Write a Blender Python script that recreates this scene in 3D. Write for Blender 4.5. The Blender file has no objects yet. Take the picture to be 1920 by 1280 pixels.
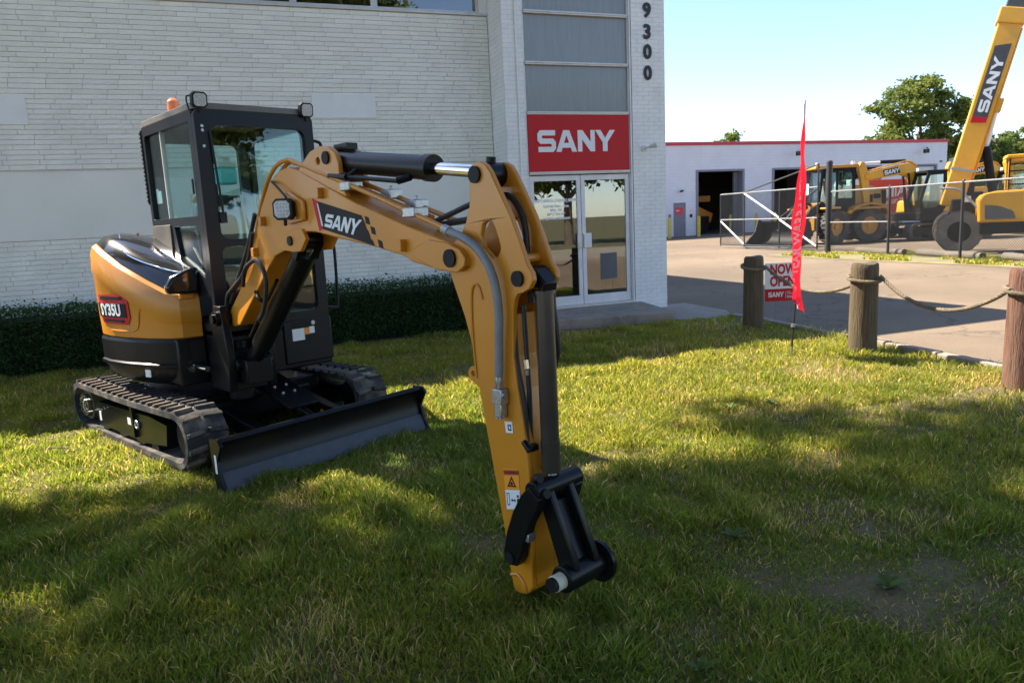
import bpy, bmesh, math, random
import numpy as np
from mathutils import Vector, Matrix
from mathutils.geometry import tessellate_polygon

R = math.radians
sc = bpy.context.scene
C = sc.collection

# ------------------------------------------------------------------ camera
def cam_basis(P, Rr, yaw):
    fwd = np.array([0, math.cos(P), -math.sin(P)]); up0 = np.array([0, math.sin(P), math.cos(P)]); r0 = np.array([1., 0, 0])
    r = r0*math.cos(Rr)-up0*math.sin(Rr); u = r0*math.sin(Rr)+up0*math.cos(Rr)
    c, s = math.cos(yaw), math.sin(yaw); M = np.array([[c, s, 0], [-s, c, 0], [0, 0, 1]])
    return M@fwd, M@r, M@u
FWD, RGT, UPV = cam_basis(R(9.5607), R(2.7301), R(19.6933))
cam = bpy.data.cameras.new('camera')
cam.sensor_width = 36; cam.sensor_fit = 'HORIZONTAL'; cam.lens = 1362.28/1920*36
cam.clip_start = 0.05; cam.clip_end = 2000
cam.dof.use_dof = True; cam.dof.focus_distance = 5.0; cam.dof.aperture_fstop = 5.0
camo = bpy.data.objects.new('camera', cam); C.objects.link(camo)
m = Matrix.Identity(4)
for i in range(3):
    m[i][0] = RGT[i]; m[i][1] = UPV[i]; m[i][2] = -FWD[i]
m[2][3] = 1.65
camo.matrix_world = m
sc.camera = camo

# ------------------------------------------------------------------ light
SUN_EL = R(48); LDIR = (0.70, -0.714)           # horizontal direction in which the sunlight travels
w = bpy.data.worlds.new('World'); sc.world = w; w.use_nodes = True
nt = w.node_tree; bgn = nt.nodes['Background']
sky = nt.nodes.new('ShaderNodeTexSky'); sky.sky_type = 'NISHITA'; sky.sun_disc = False
sky.sun_elevation = SUN_EL; sky.sun_rotation = math.atan2(-LDIR[0], -LDIR[1]); sky.altitude = 20
sky.air_density = 0.75; sky.dust_density = 0.3; sky.ozone_density = 1.2
nt.links.new(sky.outputs['Color'], bgn.inputs['Color']); bgn.inputs['Strength'].default_value = 0.108
sun = bpy.data.lights.new('sun', 'SUN'); sun.energy = 5.0; sun.angle = R(0.55); sun.color = (1.0, 0.91, 0.77)
suno = bpy.data.objects.new('sun', sun); C.objects.link(suno)
ld = Vector((LDIR[0]*math.cos(SUN_EL), LDIR[1]*math.cos(SUN_EL), -math.sin(SUN_EL)))
suno.rotation_euler = ld.to_track_quat('-Z', 'Y').to_euler(); suno.location = (-10, 15, 20)
sc.view_settings.view_transform = 'Standard'; sc.view_settings.look = 'None'
sc.view_settings.exposure = 1.72; sc.view_settings.gamma = 1.0

# ------------------------------------------------------------------ materials
MATS = {}
def base_mat(name):
    mt = bpy.data.materials.new(name); mt.use_nodes = True
    return mt, mt.node_tree, mt.node_tree.nodes['Principled BSDF']
def mat(name, col, rough=0.6, metal=0.0, var=0.12, scale=6.0, bump=0.0, bscale=60.0, coat=0.0, spec=0.5, coord='Object', dirt=None, dscale=3.0, damt=0.5, stretch=None, rvar=0.1):
    """plain surface: colour with noise variation, optional second (dirt) colour, fine bump"""
    if name in MATS: return MATS[name]
    mt, t, p = base_mat(name); L = t.links.new; N = t.nodes.new
    tc = N('ShaderNodeTexCoord'); src = tc.outputs[coord]
    if stretch:
        mp = N('ShaderNodeMapping'); mp.inputs['Scale'].default_value = stretch; L(src, mp.inputs[0]); src = mp.outputs[0]
    nz = N('ShaderNodeTexNoise'); nz.inputs['Scale'].default_value = scale; nz.inputs['Detail'].default_value = 5; L(src, nz.inputs['Vector'])
    mr = N('ShaderNodeMapRange'); mr.inputs[1].default_value = 0.3; mr.inputs[2].default_value = 0.7; mr.inputs[3].default_value = 1-var; mr.inputs[4].default_value = 1+var; L(nz.outputs[0], mr.inputs[0])
    mx = N('ShaderNodeVectorMath'); mx.operation = 'SCALE'; mx.inputs[0].default_value = col[:3]; L(mr.outputs[0], mx.inputs['Scale'])
    out = mx.outputs[0]
    if dirt:
        n2 = N('ShaderNodeTexNoise'); n2.inputs['Scale'].default_value = dscale; n2.inputs['Detail'].default_value = 8; n2.inputs['Roughness'].default_value = 0.65; L(src, n2.inputs['Vector'])
        m2 = N('ShaderNodeMapRange'); m2.inputs[1].default_value = 0.48; m2.inputs[2].default_value = 0.72; m2.inputs[4].default_value = damt; L(n2.outputs[0], m2.inputs[0])
        mm = N('ShaderNodeMix'); mm.data_type = 'RGBA'; L(m2.outputs[0], mm.inputs[0]); L(out, mm.inputs[6]); mm.inputs[7].default_value = (*dirt, 1); out = mm.outputs[2]
    L(out, p.inputs['Base Color'])
    rr = N('ShaderNodeMapRange'); rr.inputs[3].default_value = max(0.02, rough-rvar*rough); rr.inputs[4].default_value = min(1, rough+rvar*rough*2); L(nz.outputs[0], rr.inputs[0]); L(rr.outputs[0], p.inputs['Roughness'])
    p.inputs['Metallic'].default_value = metal; p.inputs['Specular IOR Level'].default_value = spec
    if coat: p.inputs['Coat Weight'].default_value = coat; p.inputs['Coat Roughness'].default_value = 0.08
    if bump:
        n3 = N('ShaderNodeTexNoise'); n3.inputs['Scale'].default_value = bscale; n3.inputs['Detail'].default_value = 6; L(src, n3.inputs['Vector'])
        b = N('ShaderNodeBump'); b.inputs['Strength'].default_value = bump; b.inputs['Distance'].default_value = 0.02; L(n3.outputs[0], b.inputs['Height']); L(b.outputs[0], p.inputs['Normal'])
    MATS[name] = mt
    return mt
def glass(name, tint, refl=1.0, rough=0.0, extra=0.04, mul=1.0):
    """thin window pane: tinted see-through layer under a fresnel reflection"""
    mt = bpy.data.materials.new(name); mt.use_nodes = True; t = mt.node_tree; t.nodes.clear(); L = t.links.new; N = t.nodes.new
    o = N('ShaderNodeOutputMaterial'); tr = N('ShaderNodeBsdfTransparent'); tr.inputs[0].default_value = (*tint, 1)
    gl = N('ShaderNodeBsdfGlossy'); gl.inputs['Roughness'].default_value = rough; gl.inputs[0].default_value = (refl, refl, refl, 1)
    ge = N('ShaderNodeNewGeometry'); dt = N('ShaderNodeVectorMath'); dt.operation = 'DOT_PRODUCT'; L(ge.outputs['Normal'], dt.inputs[0]); L(ge.outputs['Incoming'], dt.inputs[1])
    ab = N('ShaderNodeMath'); ab.operation = 'ABSOLUTE'; L(dt.outputs['Value'], ab.inputs[0]); om = N('ShaderNodeMath'); om.operation = 'SUBTRACT'; om.inputs[0].default_value = 1.0; L(ab.outputs[0], om.inputs[1])
    pw_ = N('ShaderNodeMath'); pw_.operation = 'POWER'; pw_.inputs[1].default_value = 5.0; L(om.outputs[0], pw_.inputs[0])
    ad = N('ShaderNodeMath'); ad.operation = 'MULTIPLY_ADD'; ad.inputs[1].default_value = 0.95*mul; ad.inputs[2].default_value = 0.04*mul+extra; ad.use_clamp = True; L(pw_.outputs[0], ad.inputs[0])
    mx = N('ShaderNodeMixShader'); L(ad.outputs[0], mx.inputs[0]); L(tr.outputs[0], mx.inputs[1]); L(gl.outputs[0], mx.inputs[2]); L(mx.outputs[0], o.inputs[0])
    MATS[name] = mt
    return mt
def emit(name, col, s):
    mt, t, p = base_mat(name); p.inputs['Base Color'].default_value = (*col, 1); p.inputs['Emission Color'].default_value = (*col, 1); p.inputs['Emission Strength'].default_value = s
    MATS[name] = mt
    return mt

YEL = mat('machine_yellow', (0.60, 0.225, 0.010), 0.36, var=0.05, scale=2.5, coat=0.15, bump=0.015, bscale=220, dirt=(0.42, 0.19, 0.03), dscale=5, damt=0.25)
YEL2 = mat('yard_machine_yellow', (0.72, 0.34, 0.012), 0.4, var=0.08, scale=2.0, coat=0.25, dirt=(0.45, 0.25, 0.06), dscale=2.5, damt=0.35)
LDY = mat('loader_yellow', (0.56, 0.25, 0.02), 0.45, var=0.08, scale=2.0, coat=0.2, dirt=(0.3, 0.17, 0.05), dscale=2.5, damt=0.4)
BLK = mat('black_paint', (0.007, 0.007, 0.0075), 0.30, var=0.2, scale=4, spec=0.22, dirt=(0.02, 0.017, 0.012), dscale=6, damt=0.15)
BLKM = mat('black_matte', (0.010, 0.010, 0.011), 0.5, var=0.25, scale=8, spec=0.2, dirt=(0.028, 0.024, 0.018), dscale=5, damt=0.3)
CABF = mat('cab_frame_paint', (0.009, 0.010, 0.014), 0.34, var=0.15, scale=3, spec=0.22, dirt=(0.03, 0.025, 0.02), dscale=4, damt=0.15)
PLAS = mat('black_plastic', (0.013, 0.013, 0.014), 0.5, var=0.15, scale=20, spec=0.3, bump=0.05, bscale=400)
RUB = mat('track_rubber', (0.035, 0.032, 0.030), 0.85, var=0.25, scale=12, bump=0.25, bscale=90, dirt=(0.25, 0.195, 0.14), dscale=5, damt=0.95)
TYRE = mat('tyre_rubber', (0.045, 0.043, 0.042), 0.85, var=0.2, scale=8, bump=0.2, bscale=40, dirt=(0.20, 0.16, 0.12), dscale=3, damt=0.6)
TYREG = mat('grey_solid_tyre', (0.13, 0.115, 0.105), 0.9, var=0.2, scale=8, bump=0.2, bscale=40, dirt=(0.22, 0.17, 0.12), dscale=3, damt=0.6)
HOSE = mat('hose_rubber', (0.012, 0.012, 0.012), 0.5, var=0.2, scale=30)
GHOSE = mat('grey_spiral_hose', (0.20, 0.205, 0.205), 0.5, var=0.1, scale=20)
CHR = mat('chrome_rod', (0.75, 0.76, 0.78), 0.12, metal=1.0, var=0.04, scale=20)
STL = mat('zinc_steel', (0.42, 0.42, 0.41), 0.4, metal=0.9, var=0.2, scale=40)
GALV = mat('galvanised_pipe', (0.20, 0.20, 0.20), 0.6, metal=0.2, var=0.2, scale=15)
WHT = mat('white_decal', (0.78, 0.78, 0.77), 0.45, var=0.03)
REDP = mat('red_sign_panel', (0.50, 0.011, 0.014), 0.5, var=0.04, scale=1.5, spec=0.3)
ORG = mat('orange_decal', (0.85, 0.30, 0.02), 0.45, var=0.03)
GRYD = mat('grey_decal', (0.33, 0.34, 0.35), 0.45, var=0.05)
LAMPB = mat('lamp_lens', (0.62, 0.62, 0.60), 0.25, var=0.25, scale=90, bump=0.6, bscale=150)
AMB = mat('amber_lens', (0.95, 0.20, 0.01), 0.25, var=0.05, coat=0.4)
PASTE = mat('cream_bushing', (0.62, 0.58, 0.42), 0.5, var=0.1)
GLC = glass('cab_glass', (0.83, 0.945, 0.935), 0.8, 0.0, 0.0, 1.0)
GLD = glass('door_glass', (0.50, 0.51, 0.47), 0.85, 0.0, 0.12, 1.7)
GLW = glass('yard_cab_glass', (0.75, 0.86, 0.86), 0.9, 0.02, 0.06)
PAINTW = mat('painted_brick_white', (0.83, 0.815, 0.72), 0.72, var=0.07, scale=3.0, bump=0.55, bscale=28, dirt=(0.70, 0.68, 0.57), dscale=4, damt=0.4, coord='Object')
PAINTP = mat('pillar_brick_white', (0.83, 0.82, 0.78), 0.7, var=0.05, scale=3.0, bump=0.25, bscale=45, dirt=(0.55, 0.56, 0.55), dscale=4, damt=0.3)
MORT = mat('painted_mortar', (0.58, 0.56, 0.48), 0.85, var=0.15, scale=10, bump=0.2, bscale=60, dirt=(0.36, 0.34, 0.27), dscale=5, damt=0.5)
STUC = mat('smooth_painted_band', (0.79, 0.775, 0.69), 0.7, var=0.04, scale=1.2, bump=0.06, bscale=25, dirt=(0.70, 0.66, 0.54), dscale=1.1, damt=0.45)
ALU = mat('anodised_aluminium', (0.60, 0.58, 0.55), 0.42, metal=0.35, var=0.08, scale=5, dirt=(0.42, 0.36, 0.28), dscale=6, damt=0.35)
ALUW = mat('white_door_frame', (0.72, 0.70, 0.69), 0.45, metal=0.1, var=0.06, scale=4, dirt=(0.5, 0.46, 0.4), dscale=5, damt=0.3)
SPAN = mat('streaked_window_pane', (0.20, 0.20, 0.17), 0.16, var=0.10, scale=3.0, stretch=(9, 9, 0.7), dirt=(0.24, 0.26, 0.25), dscale=5, damt=0.5, spec=0.8, rvar=0.4)
CONC = mat('worn_concrete', (0.30, 0.25, 0.195), 0.9, var=0.15, scale=5, bump=0.35, bscale=70, dirt=(0.11, 0.10, 0.085), dscale=4, damt=0.6)
CONCL = mat('pale_concrete', (0.28, 0.235, 0.185), 0.9, var=0.15, scale=5, bump=0.35, bscale=60, dirt=(0.25, 0.2, 0.15), dscale=4, damt=0.5)
WOOD = mat('weathered_post_wood', (0.105, 0.075, 0.042), 0.85, var=0.35, scale=7, bump=0.8, bscale=16, stretch=(7, 7, 0.55), dirt=(0.055, 0.06, 0.022), dscale=2.5, damt=0.6)
WOODR = mat('red_brown_post_wood', (0.135, 0.062, 0.038), 0.85, var=0.35, scale=7, bump=0.8, bscale=16, stretch=(7, 7, 0.55), dirt=(0.20, 0.13, 0.095), dscale=2.5, damt=0.6)
ROPE = mat('weathered_rope', (0.20, 0.155, 0.10), 0.9, var=0.25, scale=30, bump=0.5, bscale=200, dirt=(0.06, 0.048, 0.035), dscale=6, damt=0.8)
FLAG = mat('red_flag_cloth', (0.75, 0.012, 0.03), 0.7, var=0.05, scale=5)
WALLG = mat('warehouse_block_wall', (0.60, 0.62, 0.66), 0.8, var=0.05, scale=0.8, bump=0.1, bscale=6)
REDT = mat('red_roof_trim', (0.42, 0.02, 0.035), 0.5, var=0.06)
GREYD = mat('grey_door_paint', (0.16, 0.17, 0.20), 0.5, var=0.06)
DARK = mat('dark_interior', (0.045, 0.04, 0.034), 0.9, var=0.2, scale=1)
BOLY = mat('bollard_yellow', (0.62, 0.46, 0.03), 0.5, var=0.1)
TAN = mat('tan_roofing', (0.62, 0.48, 0.33), 0.8, var=0.06, scale=0.5)
BARK = mat('tree_bark', (0.12, 0.095, 0.07), 0.9, var=0.3, scale=6, bump=0.6, bscale=14)
SOIL = mat('hedge_soil', (0.05, 0.038, 0.025), 0.95, var=0.3, scale=8, bump=0.4, bscale=30)

def leaf_mat(name, c1, c2, trans=0.45):
    mt = bpy.data.materials.new(name); mt.use_nodes = True; t = mt.node_tree; t.nodes.clear(); L = t.links.new; N = t.nodes.new
    o = N('ShaderNodeOutputMaterial'); at = N('ShaderNodeAttribute'); at.attribute_name = 'tone'
    cr = N('ShaderNodeMix'); cr.data_type = 'RGBA'; cr.inputs[6].default_value = (*c1, 1); cr.inputs[7].default_value = (*c2, 1); L(at.outputs['Fac'], cr.inputs[0])
    d = N('ShaderNodeBsdfPrincipled'); d.inputs['Roughness'].default_value = 0.55; d.inputs['Specular IOR Level'].default_value = 0.3; L(cr.outputs[2], d.inputs['Base Color'])
    tr = N('ShaderNodeBsdfTranslucent'); L(cr.outputs[2], tr.inputs[0])
    mx = N('ShaderNodeMixShader'); mx.inputs[0].default_value = trans; L(d.outputs[0], mx.inputs[1]); L(tr.outputs[0], mx.inputs[2]); L(mx.outputs[0], o.inputs[0])
    MATS[name] = mt
    return mt
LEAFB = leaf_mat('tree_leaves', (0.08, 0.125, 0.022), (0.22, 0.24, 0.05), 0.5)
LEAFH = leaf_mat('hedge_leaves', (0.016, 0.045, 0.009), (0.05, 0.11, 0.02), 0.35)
FLAG = leaf_mat('flag_cloth', (0.62, 0.012, 0.03), (0.62, 0.012, 0.03), 0.45)
FLAGW = leaf_mat('flag_print', (0.8, 0.78, 0.76), (0.8, 0.78, 0.76), 0.45)
LEAFW = leaf_mat('weed_leaves', (0.06, 0.11, 0.015), (0.13, 0.18, 0.025), 0.35)

# ------------------------------------------------------------------ geometry helpers: every g* returns (verts, faces)
def gbox(x0, x1, y0, y1, z0, z1):
    v = [(x, y, z) for z in (z0, z1) for y in (y0, y1) for x in (x0, x1)]
    return v, [(0, 2, 3, 1), (4, 5, 7, 6), (0, 1, 5, 4), (2, 6, 7, 3), (0, 4, 6, 2), (1, 3, 7, 5)]
def join(*gs):
    V, F = [], []
    for v, f in gs:
        o = len(V); V += list(v); F += [tuple(i+o for i in q) for q in f]
    return V, F
def xf(g, M):
    return [tuple(M @ Vector(p)) for p in g[0]], g[1]
def rotz(g, a, about=(0, 0, 0)):
    return xf(g, Matrix.Translation(about) @ Matrix.Rotation(a, 4, 'Z') @ Matrix.Translation([-q for q in about]))
def frame_of(d):
    d = Vector(d).normalized(); up = Vector((0, 0, 1)) if abs(d.z) < 0.95 else Vector((1, 0, 0))
    a = d.cross(up).normalized(); b = a.cross(d).normalized()
    return d, a, b
def gcyl(p0, p1, r0, n=20, r1=None, caps=True):
    p0, p1 = Vector(p0), Vector(p1); r1 = r0 if r1 is None else r1; d, a, b = frame_of(p1-p0); V = []
    for p, r in ((p0, r0), (p1, r1)):
        V += [tuple(p+a*r*math.cos(2*math.pi*i/n)+b*r*math.sin(2*math.pi*i/n)) for i in range(n)]
    F = [(i, (i+1) % n, n+(i+1) % n, n+i) for i in range(n)]
    if caps: F += [tuple(range(n-1, -1, -1)), tuple(range(n, 2*n))]
    return V, F
def gtube(path, r, n=8, caps=True):
    path = [Vector(p) for p in path]; V = []; N = len(path)
    a = None
    for i, p in enumerate(path):
        d = (path[min(i+1, N-1)]-path[max(i-1, 0)]).normalized()
        if a is None: _, a, _ = frame_of(d)
        a = (a-d*a.dot(d)).normalized(); b = d.cross(a)
        rr = r[i] if isinstance(r, (list, tuple)) else r
        V += [tuple(p+a*rr*math.cos(2*math.pi*k/n)+b*rr*math.sin(2*math.pi*k/n)) for k in range(n)]
    F = [(i*n+k, i*n+(k+1) % n, (i+1)*n+(k+1) % n, (i+1)*n+k) for i in range(N-1) for k in range(n)]
    if caps: F += [tuple(range(n-1, -1, -1)), tuple(range((N-1)*n, N*n))]
    return V, F
def bez(pts, n=8):
    """Catmull-Rom through points"""
    P = [Vector(p) for p in pts]; P = [P[0]*2-P[1]]+P+[P[-1]*2-P[-2]]; out = []
    for i in range(1, len(P)-2):
        for k in range(n):
            t = k/n
            out.append(0.5*((2*P[i])+(P[i+1]-P[i-1])*t+(2*P[i-1]-5*P[i]+4*P[i+1]-P[i+2])*t*t+(3*P[i]-P[i-1]-3*P[i+1]+P[i+2])*t**3))
    out.append(P[-2]); return out
def gplate(loops, w0, w1, mp):
    """closed outline (with holes) extruded from w0 to w1; mp(u,v,w)->xyz"""
    if isinstance(loops[0][0], (int, float)): loops = [loops]
    loops = [list(l) for l in loops]
    flat = [p for l in loops for p in l]; n = len(flat)
    tris = tessellate_polygon([[Vector((p[0], p[1], 0)) for p in l] for l in loops])
    V = [mp(p[0], p[1], w0) for p in flat]+[mp(p[0], p[1], w1) for p in flat]
    F = [tuple(t) for t in tris]+[tuple(i+n for i in reversed(t)) for t in tris]
    o = 0
    for l in loops:
        k = len(l)
        for i in range(k):
            a, b = o+i, o+(i+1) % k; F.append((a, b, b+n, a+n))
        o += k
    return V, F
def rrect(x0, x1, y0, y1, r, n=5):
    o = []
    for cx, cy, a0 in ((x1-r, y1-r, 0), (x0+r, y1-r, 90), (x0+r, y0+r, 180), (x1-r, y0+r, 270)):
        o += [(cx+r*math.cos(R(a0+90*k/n)), cy+r*math.sin(R(a0+90*k/n))) for k in range(n+1)]
    return o
def circ(cx, cy, r, n=20): return [(cx+r*math.cos(2*math.pi*i/n), cy+r*math.sin(2*math.pi*i/n)) for i in range(n)]
def gsheet(grid, closed=False):
    nu, nv = len(grid), len(grid[0]); V = [tuple(p) for row in grid for p in row]
    F = [(i*nv+j, i*nv+j+1, (i+1)*nv+j+1, (i+1)*nv+j) for i in range(nu-1) for j in range(nv-1)]
    if closed: F += [((nu-1)*nv+j, (nu-1)*nv+j+1, j+1, j) for j in range(nv-1)]
    return V, F
def XZ(y0=0): return lambda u, v, w: (u, w+y0, v)
def YZ(x0=0): return lambda u, v, w: (w+x0, u, v)

def mesh_of(name, g, material, smooth=None):
    me = bpy.data.meshes.new(name); me.from_pydata([tuple(p) for p in g[0]], [], g[1])
    bm = bmesh.new(); bm.from_mesh(me); bmesh.ops.recalc_face_normals(bm, faces=bm.faces); bm.to_mesh(me); bm.free()
    me.materials.append(material)
    if smooth is not None:
        me.polygons.foreach_set('use_smooth', [True]*len(me.polygons)); me.set_sharp_from_angle(angle=R(smooth))
    return me
def obj(name, g, material, parent=None, smooth=35, bevel=0, seg=2, loc=None):
    me = g if isinstance(g, bpy.types.Mesh) else mesh_of(name, g, material, smooth)
    o = bpy.data.objects.new(name, me); C.objects.link(o)
    if parent: o.parent = parent
    if loc is not None: o.location = loc
    if bevel:
        b = o.modifiers.new('edge', 'BEVEL'); b.width = bevel; b.segments = seg; b.limit_method = 'ANGLE'; b.angle_limit = R(40)
    return o
def tag(o, label=None, cat=None, group=None, kind=None):
    if label: o['label'] = label
    if cat: o['category'] = cat
    if group: o['group'] = group
    if kind: o['kind'] = kind
    return o
def thing(name, label, cat, loc=(0, 0, 0), rz=0, group=None):
    o = bpy.data.objects.new(name, None); C.objects.link(o); o.location = loc; o.rotation_euler = (0, 0, rz); o.empty_display_size = 0.2
    return tag(o, label, cat, group)
def copy_tree(o, parent=None):
    c = o.copy(); C.objects.link(c); c.parent = parent
    for ch in list(o.children): copy_tree(ch, c)
    return c

# lettering ---------------------------------------------------------
SANY = {'S': ([[(.16, 1), (1.12, 1), (1.12, .76), (.33, .76), (.27, .71), (.27, .67), (.33, .62), (.98, .62), (1.15, .47), (1.15, .15), (.98, 0), (.04, 0), (.04, .24), (.84, .24), (.90, .28), (.90, .34), (.84, .38), (.17, .38), (0, .53), (0, .85)]], 0),
        'A': ([[(0, 0), (.48, 1), (.86, 1), (1.34, 0), (1.02, 0), (.94, .19), (.40, .19), (.32, 0)], [(.50, .41), (.84, .41), (.67, .78)]], 1.17),
        'N': ([[(0, 0), (0, 1), (.31, 1), (.84, .44), (.84, 1), (1.12, 1), (1.12, 0), (.82, 0), (.28, .58), (.28, 0)]], 2.58),
        'Y': ([[(0, 1), (.36, 1), (.66, .62), (.98, 1), (1.33, 1), (.81, .42), (.81, 0), (.50, 0), (.50, .42)]], 3.73)}
def sany(height, width):
    """four plates in a unit frame scaled to width x height"""
    out = []
    for ch, (loops, dx) in SANY.items():
        out.append([[((p[0]+dx)*width/5.06, p[1]*height) for p in l] for l in loops])
    return out
def logo(h, wd, th, mp):
    return join(*[gplate(l, 0, th, mp) for l in sany(h, wd)])
_txt = {}
def text_geo(s, size=1.0, bold=0.0, align='CENTER', spacing=1.0):
    """2D text triangles from the built-in font"""
    cu = bpy.data.curves.new('t', 'FONT'); cu.body = s; cu.size = size; cu.align_x = align; cu.align_y = 'CENTER'; cu.offset = bold; cu.resolution_u = 3; cu.space_character = spacing
    o = bpy.data.objects.new('t', cu); C.objects.link(o); bpy.context.view_layer.update()
    me = bpy.data.meshes.new_from_object(o.evaluated_get(bpy.context.evaluated_depsgraph_get()))
    V = [tuple(v.co) for v in me.vertices]; F = [tuple(p.vertices) for p in me.polygons]
    bpy.data.objects.remove(o); bpy.data.curves.remove(cu); bpy.data.meshes.remove(me)
    return V, F
def text_on(s, size, mp, bold=0.0, align='CENTER', spacing=1.0, sx=1.0):
    V, F = text_geo(s, size, bold, align, spacing)
    return [mp(p[0]*sx, p[1]) for p in V], F

# ================================================================== the setting
rng = np.random.default_rng(7)
random.seed(11)
def lawn_z(x, y):
    """the lawn falls gently towards the street"""
    return np.where(y < 7, -0.025*(7-np.maximum(y, -1.0)), 0.0)
def vnoise(x, y, s, seed=0):
    """cheap smooth value noise on arrays"""
    x = np.asarray(x)/s+seed*17.3; y = np.asarray(y)/s+seed*5.1; xi = np.floor(x).astype(int); yi = np.floor(y).astype(int); fx = x-xi; fy = y-yi
    fx = fx*fx*(3-2*fx); fy = fy*fy*(3-2*fy)
    def h(a, b):
        n = (a*374761393+b*668265263+seed*1442695041) & 0x7fffffff; n = ((n ^ (n >> 13))*1274126177) & 0x7fffffff
        return (n & 0xffff)/65535.0
    return (h(xi, yi)*(1-fx)+h(xi+1, yi)*fx)*(1-fy)+(h(xi, yi+1)*(1-fx)+h(xi+1, yi+1)*fx)*fy
def bare(x, y):
    """0..1 how worn the lawn is"""
    b = np.clip((0.55*vnoise(x, y, 0.85, 3)+0.45*vnoise(x, y, 0.33, 5)-0.67)*5.0, 0, .8)
    for cx, cy, r in ((1.95, 4.2, 0.30), (0.9, 4.9, 0.36), (3.5, 3.75, 0.3), (5.4, 5.6, 0.5), (6.2, 8.6, 0.6), (6.3, 4.6, 0.5), (2.4, 6.3, 0.35), (4.5, 7.4, 0.45), (3.8, 9.3, 0.5)):
        d = np.hypot(x-cx, y-cy)/r+0.5*(vnoise(x, y, 0.15, 9)-0.5); b = np.maximum(b, np.clip(1.2-d, 0, 0.75))
    return b
def np_mesh(name, V, F, material, parent=None, attr=None, smooth=False):
    V = np.asarray(V, np.float32); F = np.asarray(F, np.int32); k = F.shape[1]
    me = bpy.data.meshes.new(name); me.vertices.add(len(V)); me.vertices.foreach_set('co', V.ravel())
    me.loops.add(F.size); me.loops.foreach_set('vertex_index', F.ravel()); me.polygons.add(len(F))
    me.polygons.foreach_set('loop_start', np.arange(0, F.size, k, dtype=np.int32))
    if attr:
        for an, (typ, arr) in attr.items():
            a = me.attributes.new(an, typ, 'POINT'); a.data.foreach_set('color' if typ == 'FLOAT_COLOR' else 'value', np.asarray(arr, np.float32).ravel())
    if smooth: me.polygons.foreach_set('use_smooth', np.ones(len(F), bool))
    me.update(); me.validate(); me.materials.append(material)
    o = bpy.data.objects.new(name, me); C.objects.link(o)
    if parent: o.parent = parent
    return o

# far ground, one sheet to the horizon
def ground_mat(name, c1, c2, c3, s1, s2, bump, bs, crack=False, rough=0.95):
    mt, t, p = base_mat(name); L = t.links.new; N = t.nodes.new
    tc = N('ShaderNodeTexCoord'); n1 = N('ShaderNodeTexNoise'); n1.inputs['Scale'].default_value = s1; n1.inputs['Detail'].default_value = 8; n1.inputs['Roughness'].default_value = 0.6; L(tc.outputs['Object'], n1.inputs['Vector'])
    n2 = N('ShaderNodeTexNoise'); n2.inputs['Scale'].default_value = s2; n2.inputs['Detail'].default_value = 4; n2.inputs['Roughness'].default_value = 0.8; L(tc.outputs['Object'], n2.inputs['Vector'])
    r1 = N('ShaderNodeValToRGB'); r1.color_ramp.elements[0].position = 0.35; r1.color_ramp.elements[1].position = 0.68; r1.color_ramp.elements[0].color = (*c1, 1); r1.color_ramp.elements[1].color = (*c2, 1); L(n1.outputs[0], r1.inputs[0])
    r2 = N('ShaderNodeMapRange'); r2.inputs[1].default_value = 0.45; r2.inputs[2].default_value = 0.62; L(n2.outputs[0], r2.inputs[0])
    mx = N('ShaderNodeMix'); mx.data_type = 'RGBA'; L(r2.outputs[0], mx.inputs[0]); L(r1.outputs[0], mx.inputs[6]); mx.inputs[7].default_value = (*c3, 1)
    ml = N('ShaderNodeMath'); ml.operation = 'MULTIPLY'; ml.inputs[1].default_value = 0.65; L(r2.outputs[0], ml.inputs[0]); L(ml.outputs[0], mx.inputs[0])
    out = mx.outputs[2]
    if crack:
        vo = N('ShaderNodeTexVoronoi'); vo.feature = 'DISTANCE_TO_EDGE'; vo.inputs['Scale'].default_value = 0.35
        n4 = N('ShaderNodeTexNoise'); n4.inputs['Scale'].default_value = 1.4; n4.inputs['Detail'].default_value = 5; L(tc.outputs['Object'], n4.inputs['Vector'])
        va = N('ShaderNodeVectorMath'); va.operation = 'MULTIPLY_ADD'; va.inputs[1].default_value = (1.2, 1.2, 1.2); L(n4.outputs[1], va.inputs[0]); L(tc.outputs['Object'], va.inputs[2]); L(va.outputs[0], vo.inputs['Vector'])
        cm = N('ShaderNodeMapRange'); cm.inputs[1].default_value = 0.0; cm.inputs[2].default_value = 0.012; cm.inputs[3].default_value = 0.55; cm.inputs[4].default_value = 0.0; L(vo.outputs['Distance'], cm.inputs[0])
        m3 = N('ShaderNodeMix'); m3.data_type = 'RGBA'; L(cm.outputs[0], m3.inputs[0]); L(out, m3.inputs[6]); m3.inputs[7].default_value = (0.06, 0.052, 0.045, 1); out = m3.outputs[2]
    L(out, p.inputs['Base Color']); p.inputs['Roughness'].default_value = rough; p.inputs['Specular IOR Level'].default_value = 0.25
    b = N('ShaderNodeBump'); b.inputs['Strength'].default_value = bump; b.inputs['Distance'].default_value = 0.02
    n5 = N('ShaderNodeTexNoise'); n5.inputs['Scale'].default_value = bs; n5.inputs['Detail'].default_value = 3; L(tc.outputs['Object'], n5.inputs['Vector']); L(n5.outputs[0], b.inputs['Height']); L(b.outputs[0], p.inputs['Normal'])
    MATS[name] = mt
    return mt
EARTH = ground_mat('dry_earth', (0.10, 0.085, 0.045), (0.15, 0.125, 0.07), (0.07, 0.10, 0.03), 0.4, 9, 0.3, 20)
SOILM = ground_mat('lawn_soil', (0.11, 0.08, 0.042), (0.20, 0.145, 0.08), (0.085, 0.09, 0.03), 2.2, 26, 0.6, 60)
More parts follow.
